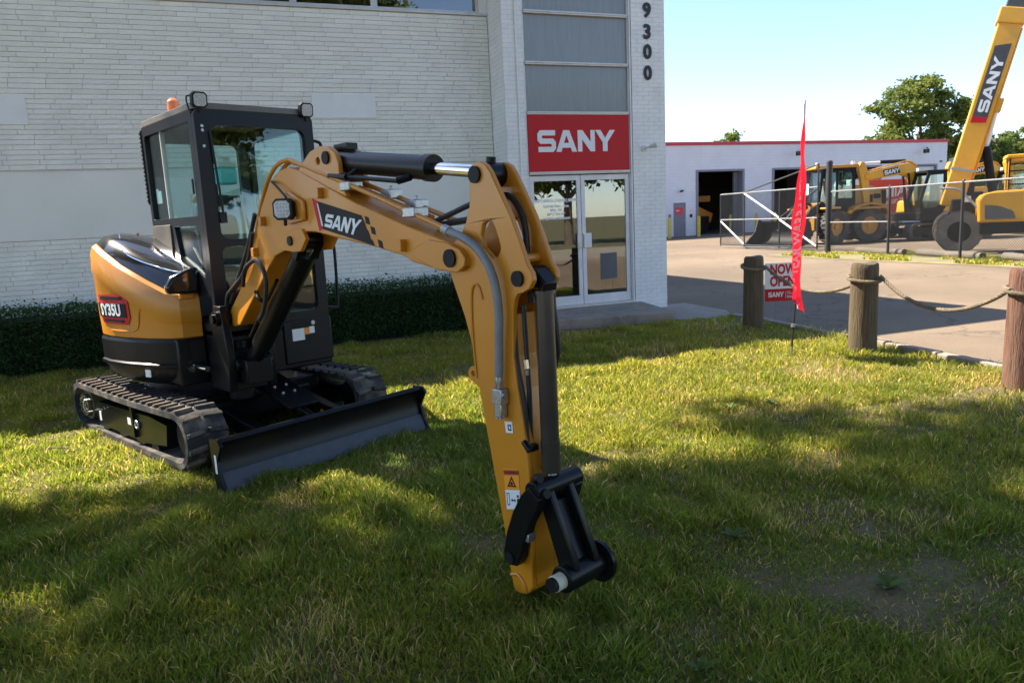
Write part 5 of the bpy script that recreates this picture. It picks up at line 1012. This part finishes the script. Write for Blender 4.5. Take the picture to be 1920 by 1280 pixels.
lp('bucket', art(join(gsheet([[(2.6+.62-.62*math.sin(a)*1.0+(.55 if k == 0 else 0), y, .56-.56*math.cos(a)+(0 if k else -.0)) for k, a in enumerate(np.linspace(-.2, 2.55, 12))] for y in (-1.3, 1.3)]), gsheet([[(2.66+.56-.56*math.sin(a)+(.55 if k == 0 else 0), y, .56-.52*math.cos(a)) for k, a in enumerate(np.linspace(-.2, 2.55, 12))] for y in (-1.3, 1.3)]), *[gplate([(3.85, .0), (3.3, .0), (2.75, .12), (2.6, .5), (2.7, .95), (2.95, 1.12), (3.05, 1.05), (3.2, .6)], s*1.3-.02, s*1.3+.02, XZ()) for s in (-1, 1)])), BLKM, smooth=40)
lp('bucket_edge', art(gbox(3.3, 3.9, -1.32, 1.32, -.02, .03)), STL)
lp('rear_chassis', join(gbox(-1.95, .0, -.48, .48, .55, 1.25), gbox(-1.75, -.3, .48, 1.18, 1.36, 1.46), gbox(-1.75, -.3, -1.18, -.48, 1.36, 1.46)), LDY, bevel=.03)
lp('mudguard', join(*[gplate([(-1.85, 1.1), (-1.6, 1.45), (-1.05, 1.55), (-.5, 1.45), (-.25, 1.2), (-.25, 1.28), (-.45, 1.52), (-1.05, 1.63), (-1.65, 1.52), (-1.92, 1.15)], s*.93-.26, s*.93+.26, XZ()) for s in (-1, 1)]), LDY)
lp('engine_hood', gplate([(-.62, 1.25), (-.62, 2.38), (-1.35, 2.33), (-1.78, 2.15), (-1.86, 1.25)], -.52, .52, XZ()), LDY, bevel=.05)
lp('rear_grille', join(gbox(-2.0, -1.80, -.5, .5, 1.2, 2.12), *[gbox(-2.03, -2.0, -.45, .45, 1.25+k*.1, 1.30+k*.1) for k in range(8)]), BLKM)
lp('counterweight', gplate([(-1.75, .42), (-1.62, 1.25), (-2.1, 1.25), (-2.22, .95), (-2.15, .42)], -.65, .65, XZ()), LDY, bevel=.04)
lp('vent_stripe', join(gbox(-1.42, -1.30, .521, .53, 1.35, 1.95), gbox(-1.75, -1.45, .521, .53, 1.78, 1.98)), BLKM)
lp('step_ladder', join(*[gbox(-.02, .35, .62, 1.0, .35+.25*k, .39+.25*k) for k in range(4)], gbox(-.04, -.02, .6, 1.0, .3, 1.3), gbox(.35, .37, .6, 1.0, .3, 1.3)), LDY)
lp('red_tank_panel', gbox(.02, .34, .45, .6, .4, 1.25), mat('dark_red_panel', (.16, .02, .015), .5))
lc_ = lp('cab', join(gplate([[(-.62, 1.3), (.85, 1.3), (.98, 1.75), (.80, 3.1), (-.58, 3.1)], [(-.50, 1.85), (.12, 1.85), (.12, 2.98), (-.48, 2.98)], [(.20, 1.50), (.78, 1.50), (.86, 1.80), (.72, 2.98), (.20, 2.98)]], .60, .68, XZ()), gplate([[(-.62, 1.3), (.85, 1.3), (.98, 1.75), (.80, 3.1), (-.58, 3.1)], [(-.50, 1.85), (.12, 1.85), (.12, 2.98), (-.48, 2.98)], [(.20, 1.50), (.78, 1.50), (.86, 1.80), (.72, 2.98), (.20, 2.98)]], -.68, -.60, XZ()), gbox(-.6, .85, -.6, .6, 1.25, 1.5)), BLKM)
lp('side_glass', join(gbox(-.5, .86, .635, .645, 1.5, 3.0)), GLW, lc_); lp('side_glass', join(gbox(-.5, .86, -.645, -.635, 1.5, 3.0)), GLW, lc_)
lp('windscreen', ([(.96, -.6, 1.75), (.96, .6, 1.75), (.80, .6, 3.05), (.80, -.6, 3.05)], [(0, 1, 2, 3)]), GLW, lc_); lp('rear_glass', gbox(-.6, -.59, -.6, .6, 1.8, 3.0), GLW, lc_)
lp('cab_roof', gplate([(-.72, 3.1), (1.15, 3.1), (1.12, 3.22), (-.68, 3.24)], -.78, .78, XZ()), LDY, lc_, bevel=.03)
for x in (.95, -.55): lp('roof_lamp', gbox(x-.06, x+.06, .45, .6, 3.24, 3.36), WHT, lc_)
lp('seat', join(gbox(-.3, .15, -.25, .25, 1.5, 1.95), gbox(-.4, -.25, -.25, .25, 1.5, 2.6)), PLAS, lc_)
lp('steering_column', gcyl((.6, 0, 1.5), (.45, 0, 2.1), .04, 8), PLAS, lc_)
lp('mirror', gbox(.95, 1.0, .75, .95, 2.2, 2.55), PLAS, lc_)

# yard excavators: parked side by side, arms forward
def yard_excavator():
    t = thing('yard_excavator', '', 'excavator', (0, 0, 0), 0, 'excavators parked in the yard')
    q = lambda name, g, material, parent=t, smooth=None, bevel=0: obj(name, g, material, parent, smooth, bevel)
    for s in (-1, 1):
        lo = [(1.45+.33*math.cos(a), .35+.33*math.sin(a)) for a in np.linspace(-math.pi/2, math.pi/2, 12)]+[(-1.45+.33*math.cos(a), .35+.33*math.sin(a)) for a in np.linspace(math.pi/2, 3*math.pi/2, 12)]
        tr = q('crawler_track', gplate([lo, [(p[0]*.93, .35+(p[1]-.35)*.78) for p in lo]], s*.95-.25, s*.95+.25, XZ()), TYRE)
        q('track_frame', gbox(-1.2, 1.2, s*.95-.18, s*.95+.2*(s > 0)+.18*(s < 0), .2, .46), BLKM, tr, bevel=.03)
        for x in (-1.45, 1.45): q('sprocket', gcyl((x, s*.95-.2, .35), (x, s*.95+.24, .35), .24, 18), BLKM, tr, 30)
        for x in (-.9, -.45, 0, .45, .9): q('roller', gcyl((x, s*.95-.2, .13), (x, s*.95+.26, .13), .1, 12), BLKM, tr, 30)
    q('turntable', gcyl((0, 0, .4), (0, 0, .8), .6, 24), BLKM, t, 30)
    q('house_base', gbox(-1.45, 1.35, -1.15, 1.15, .78, 1.12), BLKM, t, bevel=.05)
    q('model_lettering', text_on('SY155U', .26, lambda u, v: (-.75-u, 1.152, .95+v), bold=.012), WHT, t)
    body = q('engine_body', gplate([(.45, 1.12), (-.30, 2.02), (-1.35, 2.05), (-1.5, 1.7), (-1.45, 1.12)], .38, 1.14, XZ()), YEL2, t, bevel=.06)
    q('engine_body', gplate([(1.15, 1.12), (1.1, 1.6), (-.2, 1.95), (-1.35, 2.0), (-1.5, 1.7), (-1.45, 1.12)], -1.14, -.35, XZ()), YEL2, t, bevel=.06)
    q('rear_grille', gbox(-1.20, -.78, 1.141, 1.15, 1.22, 1.85), BLKM, body)
    q('counterweight', gplate([(-1.45, 1.0), (-1.45, 2.0), (-1.75, 1.95), (-1.85, 1.6), (-1.8, 1.0)], -1.1, 1.1, XZ()), YEL2, t, bevel=.1)
    cb = q('cab', join(gplate([[(.28, 1.12), (1.30, 1.12), (1.38, 1.6), (1.05, 2.72), (.28, 2.75)], [(.40, 1.55), (.72, 1.30), (1.18, 1.30), (1.24, 1.62), (.97, 2.60), (.40, 2.62)]], 1.05, 1.12, XZ()), gplate([[(.28, 1.12), (1.30, 1.12), (1.38, 1.6), (1.05, 2.72), (.28, 2.75)], [(.40, 1.55), (.72, 1.30), (1.18, 1.30), (1.24, 1.62), (.97, 2.60), (.40, 2.62)]], .12, .19, XZ()), gbox(.25, 1.08, .12, 1.12, 2.72, 2.80), gbox(.28, 1.3, .19, 1.05, 1.1, 1.3)), BLKM, t)
    q('cab_glass', gplate([(.4, 1.3), (1.18, 1.30), (1.24, 1.62), (.97, 2.60), (.40, 2.62)], 1.08, 1.09, XZ()), GLW, cb); q('cab_glass', gplate([(.4, 1.3), (1.18, 1.30), (1.24, 1.62), (.97, 2.60), (.40, 2.62)], .15, .16, XZ()), GLW, cb)
    q('cab_seat', join(gbox(.45, .9, .4, .85, 1.3, 1.6), gbox(.4, .52, .4, .85, 1.5, 2.2)), PLAS, cb)
    bm_ = q('boom', gplate([(.75, 1.35), (.55, 1.6), (.62, 2.35), (.85, 2.95), (1.25, 3.18), (1.75, 3.12), (2.95, 2.86), (3.12, 2.75), (3.05, 2.58), (2.85, 2.55), (1.6, 2.72), (1.25, 2.62), (1.05, 2.2), (.95, 1.4)], -.3, .02, XZ()), YEL2, t, bevel=.03)
    q('boom_decal', gplate([(2.35, 2.93), (1.72, 3.03), (1.60, 2.80), (2.3, 2.68)], .021, .024, XZ()), BLKM, bm_)
    q('boom_lettering', logo(.18, .62, .004, lambda u, v, w_: (2.28-u, .026+w_, 2.72+v+.17*u)), WHT, bm_)
    q('arm', gplate([(2.95, 2.95), (3.10, 3.30), (3.25, 3.32), (3.36, 3.05), (3.22, 2.55), (3.02, 1.2), (2.9, .35), (2.78, .35), (2.82, 1.3), (2.88, 2.4)], -.26, -.02, XZ()), YEL2, t, bevel=.02)
    q('arm_cylinder', gcyl((1.35, -.14, 3.27), (2.4, -.14, 3.27), .075, 14), BLKM, t, 30); q('cylinder_rod', gcyl((2.4, -.14, 3.27), (3.15, -.14, 3.25), .045, 12), WHT, t, 30)
    q('boom_cylinder', join(gcyl((1.1, .08, 1.1), (1.22, .08, 2.1), .07, 14), gcyl((1.22, .08, 2.1), (1.3, .08, 2.75), .045, 12), gcyl((1.1, -.36, 1.1), (1.22, -.36, 2.1), .07, 14), gcyl((1.22, -.36, 2.1), (1.3, -.36, 2.75), .045, 12)), BLKM, t, 30)
    q('hydraulic_pipe', join(*[gtube(bez([(.72, .0-.06*k, 2.5), (.95, .0-.06*k, 3.05), (1.3, .0-.06*k, 3.25), (1.9, .0-.06*k, 3.16), (2.9, .0-.06*k, 2.93)], 5), .025, 6) for k in range(4)]), YEL2, t, 40)
    q('bucket', gplate([(2.9, .5), (3.0, .2), (2.8, .0), (2.3, .05), (2.05, .45), (2.4, .4), (2.65, .55)], -.55, .3, XZ()), BLKM, t, bevel=.02)
    q('lamp', gbox(1.0, 1.1, .3, .45, 2.8, 2.92), WHT, cb)
    return t
FD = math.atan2(-RH.y, -RH.x)
def yat(depth, lat): return tuple(FH*depth+RH*lat)
e1 = yard_excavator(); e1['label'] = 'yellow excavator with its cab beside the red truck'; e1.location = (*yat(31.3, 18.25)[:2], 0); e1.rotation_euler = (0, 0, FD)
for dep, lat, lb in ((35.0, 24.2, 'yellow excavator behind the raised boom of the telehandler, arm nearest the tree'), (32.0, 24.9, 'yellow excavator with lettered boom behind the telehandler engine cover')):
    c_ = copy_tree(e1); c_['label'] = lb; c_.location = (*yat(dep, lat)[:2], 0)

# telehandler with raised boom
tel = thing('telehandler', 'yellow telescopic handler with raised two stage boom and grey solid tyres', 'telehandler', (0, 0, 0))
hd = (RH*.88-FH*.47).normalized(); base_pt = Vector((20.27, 16.19, 0)); lf = Vector((-hd.y, hd.x, 0)); tel.location = base_pt+lf*1.02; tel.rotation_euler = (0, 0, math.atan2(hd.y, hd.x))
tp = lambda name, g, material, parent=tel, smooth=None, bevel=0: obj(name, g, material, parent, smooth, bevel)
for x in (0, 3.0):
    for s in (-1, 1): wheel(tel, (x, s*1.02, .63), .63, .38, BLKM, TYREG, s, 20, .5)
tp('chassis', join(gbox(-.3, 3.7, -.42, .42, .6, 1.15), gbox(-.2, .6, -.5, .5, .9, 1.6), gbox(-.15, .4, -.25, .25, 1.2, 2.1)), BLKM, bevel=.04)
tp('mudguard', gsheet([[(.74*math.cos(a), y, .63+.74*math.sin(a)) for a in np.linspace(.5, 2.7, 10)] for y in (-1.2, -.85)]), BLKM, smooth=40)
PY = [(.45, .88), (.42, 1.55), (.52, 1.70), (.9, 1.79), (1.6, 1.80), (2.4, 1.68), (3.2, 1.42), (3.6, 1.1), (3.65, .88)]
pod = tp('engine_cover', gplate(PY, -1.30, -.5, XZ()), YEL2, bevel=.09)
tp('cover_window', gplate([(.62, .98), (.60, 1.40), (.95, 1.36), (1.30, 1.20), (1.38, .98)], -1.312, -1.301, XZ()), mat('vent_grey', (.10, .095, .09), .4), pod)
tp('cover_badge', join(gbox(1.65, 1.85, -1.31, -1.302, 1.03, 1.10), gbox(2.0, 2.45, -1.31, -1.302, 1.03, 1.10)), REDP, pod)
tp('cover_lettering', text_on('STH1056A', .075, lambda u, v: (2.22+u, -1.313, 1.065+v), bold=.004), WHT, pod)
tp('side_beam', gbox(.5, 3.75, -1.28, -.5, .55, .875), BLKM, bevel=.03)
el = R(76.5); bdv = Vector((math.cos(el), 0, math.sin(el))); bnv = Vector((-math.sin(el), 0, math.cos(el)))
def bpt(s, n_, y): return tuple(Vector((-.12, 0, 1.72))+bdv*s+bnv*n_+Vector((0, y, 0)))
def bbox(s0, s1, n0_, n1_, y0_, y1_): return [bpt(s, n_, y) for n_ in (n0_, n1_) for y in (y0_, y1_) for s in (s0, s1)], gbox(0, 1, 0, 1, 0, 1)[1]
bo_ = tp('outer_boom', bbox(-.35, 5.0, -.30, .30, -.26, .26), YEL2, bevel=.03)
tp('boom_collar', bbox(4.98, 5.42, -.36, .36, -.32, .32), YEL2, bo_, bevel=.03)
tp('inner_boom', bbox(5.40, 11.0, -.24, .24, -.21, .21), mat('grey_inner_boom', (.055, .06, .066), .4, var=.1), bo_, bevel=.02)
tp('boom_decal', gplate([(2.35, .20), (4.35, .20), (4.45, -.20), (2.35, -.20)], 0, .004, lambda u, v, w_: bpt(u, v, -.261-w_)), mat('decal_grey', (.06, .06, .065), .5), bo_)
tp('decal_red_edge', gplate([(2.15, .20), (2.35, .20), (2.35, -.20), (2.2, -.20)], 0, .004, lambda u, v, w_: bpt(u, v, -.261-w_)), REDP, bo_)
tp('boom_lettering', logo(.27, 1.60, .004, lambda u, v, w_: bpt(2.48+u, -.15+v, -.266-w_)), WHT, bo_)
tp('boom_band', bbox(.75, .82, -.31, .31, -.27, .27), STL, bo_)
tp('hose_track', join(gtube([bpt(s, -.33, -.1) for s in np.linspace(.3, 4.9, 8)], .04, 8), gtube([bpt(s, -.33, .08) for s in np.linspace(.3, 4.9, 8)], .04, 8)), YEL2, bo_, 40)
lcy = tp('lift_cylinder', gcyl((1.0, 0, 1.15), bpt(1.55, -.42, 0), .12, 18), BLKM, smooth=30)
tp('cylinder_rod', gcyl(bpt(1.55, -.42, 0), bpt(2.75, -.36, 0), .07, 14), WHT, lcy, 30)
tp('rod_lug', bbox(2.55, 2.95, -.48, -.30, -.18, .18), YEL2, bo_, bevel=.02)
tp('hand_rail', gtube(bez([(-.55, -.95, 1.95), (-.1, -1.05, 1.90), (.25, -1.12, 1.55), (.45, -1.2, 1.3)], 4), .035, 8), STL, smooth=40)
tp('white_plate', gbox(.10, .30, -.52, -.505, 1.50, 1.68), WHT)
tc_ = tp('cab', join(gplate([[(1.3, 1.1), (2.75, 1.1), (2.9, 1.7), (2.55, 2.75), (1.3, 2.75)], [(1.42, 1.75), (2.7, 1.75), (2.44, 2.62), (1.42, 2.62)]], .45, .52, XZ()), gplate([[(1.3, 1.1), (2.75, 1.1), (2.9, 1.7), (2.55, 2.75), (1.3, 2.75)], [(1.42, 1.75), (2.7, 1.75), (2.44, 2.62), (1.42, 2.62)]], 1.2, 1.27, XZ())), YEL2, bevel=.02)
tp('cab_roof', gplate([(1.2, 2.75), (2.75, 2.75), (2.65, 2.87), (1.25, 2.87)], .42, 1.3, XZ()), YEL2, tc_, bevel=.03)
tp('cab_glass', gbox(1.42, 2.7, .48, .49, 1.75, 2.62), GLW, tc_); tp('cab_guard', join(*[gbox(1.3, 2.6, .36, .40, 1.95+.2*k, 1.99+.2*k) for k in range(4)], gbox(1.3, 1.34, .36, .40, 1.7, 2.75)), BLKM, tc_)
# red food truck
tk = thing('food_truck', 'red box truck with white lettering parked behind the machines', 'truck', (*yat(38.5, 20.7)[:2], 0), math.atan2(RH.y, RH.x))
kq = lambda name, g, material, parent=tk, smooth=None, bevel=0: obj(name, g, material, parent, smooth, bevel)
bx = kq('box_body', gplate([(-2.6, .75), (-.9, .75), (-.7, .95), (-.3, 1.0), (0, .60), (1.05, .55), (1.05, 2.72), (-2.6, 2.78)], 0, 2.2, XZ()), mat('truck_red', (.50, .035, .02), .4, var=.08, scale=1, coat=.2), bevel=.05)
kq('front_pillar', gbox(1.05, 1.25, .05, 2.15, .6, 2.6), WHT, tk, bevel=.04)
kq('truck_lettering', text_on("MIAH'S", .66, lambda u, v: (-.05+u*.9, -.004, 2.12+v+.12*u), bold=.006), WHT, bx)
kq('truck_lettering', text_on('FOOD TRUCK CO.', .27, lambda u, v: (-.0+u*.8, -.004, 1.70+v+.16*u), bold=.004), WHT, bx)
kq('truck_emblem', gcyl((.15, -.006, 1.02), (.15, 0, 1.02), .13, 16), ORG, bx)
kq('small_lettering', join(gbox(-.4, -.1, -.006, -.001, .98, 1.06), gbox(.42, .7, -.006, -.001, .98, 1.06), gbox(-.3, .8, -.006, -.001, .84, .88)), mat('pale_print', (.6, .45, .42), .6), bx)
for x in (-.55, -2.2): wheel(tk, (x, .15, .42), .42, .28, STL, TYRE, -1, 16)
tag(obj('water_tank', gplate(rrect(-.55, .55, 0, 1.0, .18), -.5, .5, XZ()), mat('tank_white', (.62, .60, .56), .6), loc=(*yat(36.5, 17.0)[:2], 1.75), bevel=.08), 'white plastic tank behind the loader bonnet', 'tank')
obj('tank_stand', gbox(-.5, .5, -.45, .45, -1.75, 0), BLKM, bpy.data.objects['water_tank'], None)

# trees -------------------------------------------------------------------
def limb_tree(name, label, loc, h, blobs, nl, leaf, seed, trunk_r=.3, group=None, clump=.9, fork=.35):
    """trunk and limbs reaching into each blob (cx,cy,cz,rx,ry,rz); leaves gathered in clumps inside the blobs"""
    g = np.random.default_rng(seed); t = thing(name, label, 'tree', loc, 0, group); gs = []
    fk = Vector((0, 0, h*fork)); gs.append(gtube([(0, 0, -.4), (0.05*h*.1, 0, h*fork*.5), tuple(fk)], [trunk_r*1.25, trunk_r, trunk_r*.85], 10))
    pos = []; tone = []
    vol = np.array([b[3]*b[4]*b[5] for b in blobs]); share = vol**.8/np.sum(vol**.8)
    for b, sh in zip(blobs, share):
        c_ = Vector(b[:3]); mid = fk.lerp(c_, .55)+Vector((0, 0, h*.03)); gs.append(gtube(bez([tuple(fk-Vector((0, 0, .4))), tuple(mid), tuple(c_)], 5), [trunk_r*(.6-.045*k) for k in range(11)], 7))
        ncl = max(6, int(sh*nl/70))
        u = g.normal(size=(ncl, 3)); u /= np.linalg.norm(u, axis=1)[:, None]; rr = g.uniform(.35, 1.0, ncl)**.6; cl = np.array(b[:3])+u*rr[:, None]*np.array(b[3:6])
        for k in range(min(ncl, 14)): gs.append(gtube([tuple(c_), tuple(c_.lerp(Vector(cl[k]), .6)+Vector((0, 0, .1))), tuple(cl[k])], [trunk_r*.16, trunk_r*.1, trunk_r*.04], 5))
        n = int(sh*nl); ci = g.integers(0, ncl, n); d = g.normal(size=(n, 3))*np.array([1, 1, .55])*clump*g.uniform(.35, .6, (n, 1)); p = cl[ci]+d; pos.append(p); ct = g.uniform(0, .75, ncl); tone.append(np.clip(ct[ci]+g.uniform(-.2, .35, n), 0, 1))
    pos = np.concatenate(pos); V, F = leaf_cloud(pos, leaf, g, up=.6, aspect=.55)
    obj('trunk', join(*gs), BARK, t, 60)
    np_mesh('crown', V, F, LEAFB, t, {'tone': ('FLOAT', np.repeat(np.concatenate(tone), 4))})
    return t
limb_tree('broadleaf_tree', 'tall spreading green tree behind the workshop roof', (71, 62, 0), 15, [(-4.5, 0, 7.8, 2.8, 3, 2.0), (-3.2, 0, 11.4, 2.8, 3, 1.8), (0, 0, 13.2, 3.4, 3, 1.6), (3.4, 0, 11.6, 2.8, 3, 1.6), (5.6, 0, 10.6, 1.8, 2, .8), (0, 0, 9.6, 4.2, 3, 2.0), (2.4, 0, 7.4, 3.4, 3, 1.8), (-1.5, 0, 6.0, 3.6, 3, 1.5)], 15000, .46, 5, .34, 'trees behind the yard', .85)
limb_tree('broadleaf_tree', 'lower leafy tree right behind the corner of the workshop', (78.5, 60, 0), 9.5, [(-2, 0, 7.4, 2.0, 2, 1.5), (1, 0, 6.0, 3.0, 2, 2.0), (-1.8, 0, 4.0, 2.2, 2, 2.2), (4.2, 0, 6.6, 1.8, 2, 1.2), (4.4, 0, 4.4, 2.2, 2, 1.3)], 8000, .45, 6, .25, 'trees behind the yard', .7)
limb_tree('broadleaf_tree', 'dense dark green tree beyond the tan roof', (101, 72, 0), 11.5, [(0, 0, 8.6, 3.4, 3, 2.2), (-3.2, 0, 7.2, 2.2, 3, 1.6), (3.5, 0, 7.5, 3, 3, 2)], 4500, .55, 8, .3, 'trees behind the yard', .8)
limb_tree('broadleaf_tree', 'treetop just showing above the red roof edge', (44.6, 60, 0), 9.0, [(0, 0, 7.8, 1.3, 1.3, .9), (-2.4, 0, 7.3, .9, 1, .6), (2.4, 0, 7.2, .7, 1, .5)], 1800, .35, 9, .2, 'trees behind the yard', .6)
limb_tree('broadleaf_tree', 'bright leafy tree seen through the workshop rear window', (40.5, 63, 0), 7.0, [(0, 0, 4.2, 3, 2, 2.2)], 2500, .4, 10, .2, 'trees behind the yard', .7)
# tan roofed building beyond the trees
tb = thing('tan_building', 'low building with a pale tan sloping roof behind the trees', 'building', (100, 84, 0))
obj('wall', gbox(-14, 20, 0, 12, -.3, 5.6), mat('tan_wall', (.42, .34, .25), .8), tb, None)
obj('roof', gplate([(-15, 5.5), (21, 5.5), (19, 10.4), (2, 10.4), (-6, 8.6)], -1, 12, XZ()), TAN, tb, None)
# two shade trees outside the picture whose shadow falls on the lawn, one more added to dim it, and the trees across the street mirrored in the glass
limb_tree('shade_tree', 'tall shade tree beyond the far end of the brick building', (-10.5, 11.6, -.1), 17, [(.7, -.1, 13.6, 2.6, 2.4, 1.3), (-.5, -3.1, 13.8, 2.6, 2.2, 1.4), (3.5, -.9, 14.2, 2.4, 2.3, 1.2), (2.5, -3.9, 14.2, 2.6, 2.2, 1.3), (-2.9, -.7, 14.6, 2.6, 2.6, 1.6)], 42000, .24, 21, .32, 'shade trees by the lawn', .6, .6)
limb_tree('shade_tree', 'tall spreading shade tree on the lawn beside the brick building', (-6.5, 8.6, -.05), 17, [(-.1, 3.2, 14.2, 1.7, 1.4, 1.0), (3.4, 1.4, 14.4, 2.2, 1.7, 1.0), (1.9, 4.2, 14.4, .8, .6, .4), (2.7, 4.6, 14.4, .5, .5, .3), (1.1, 5.1, 14.4, .6, .4, .3), (1.1, .9, 14.0, 2.2, 2.0, 1.1), (4.3, -.7, 14.6, 2.0, 1.7, 1.0), (2.1, -1.5, 14.4, 2.2, 1.8, 1.1)], 32000, .24, 22, .28, 'shade trees by the lawn', .48, .62)
limb_tree('shade_tree', 'added unseen tree behind the viewpoint that darkens the near lawn', (-1.5, -3.2, -.2), 10.5, [(0, 0, 7.6, 3.2, 3.0, 1.6), (3.2, .4, 7.4, 2.8, 2.6, 1.3), (-3.2, .4, 7.4, 2.8, 2.6, 1.3), (1.2, 3.4, 8.0, 3.0, 2.2, 1.2), (5.6, 1.2, 7.8, 2.4, 2.2, 1.1), (4.4, 4.2, 8.0, 2.6, 2.0, 1.1), (-2.4, 3.4, 8.0, 2.6, 2.0, 1.1)], 60000, .25, 23, .3, 'shade trees by the lawn', .6, .45)  # added out of view: its crown cuts sky light on the foreground
st_ = limb_tree('street_tree', 'street tree across the road mirrored in the glass doors', (-10, -24, -.3), 10, [(0, 0, 7, 4, 4, 3), (3, 0, 5, 3, 3, 2), (-3, 0, 5, 3, 3, 2)], 5000, .5, 31, .3, 'trees across the street', 1.0)
for i, x in enumerate((-2, 6, 13.5, 21, 30)):
    c_ = copy_tree(st_); c_.location = (x, -24-(i % 3)*2, -.3); c_.rotation_euler = (0, 0, i*1.3)
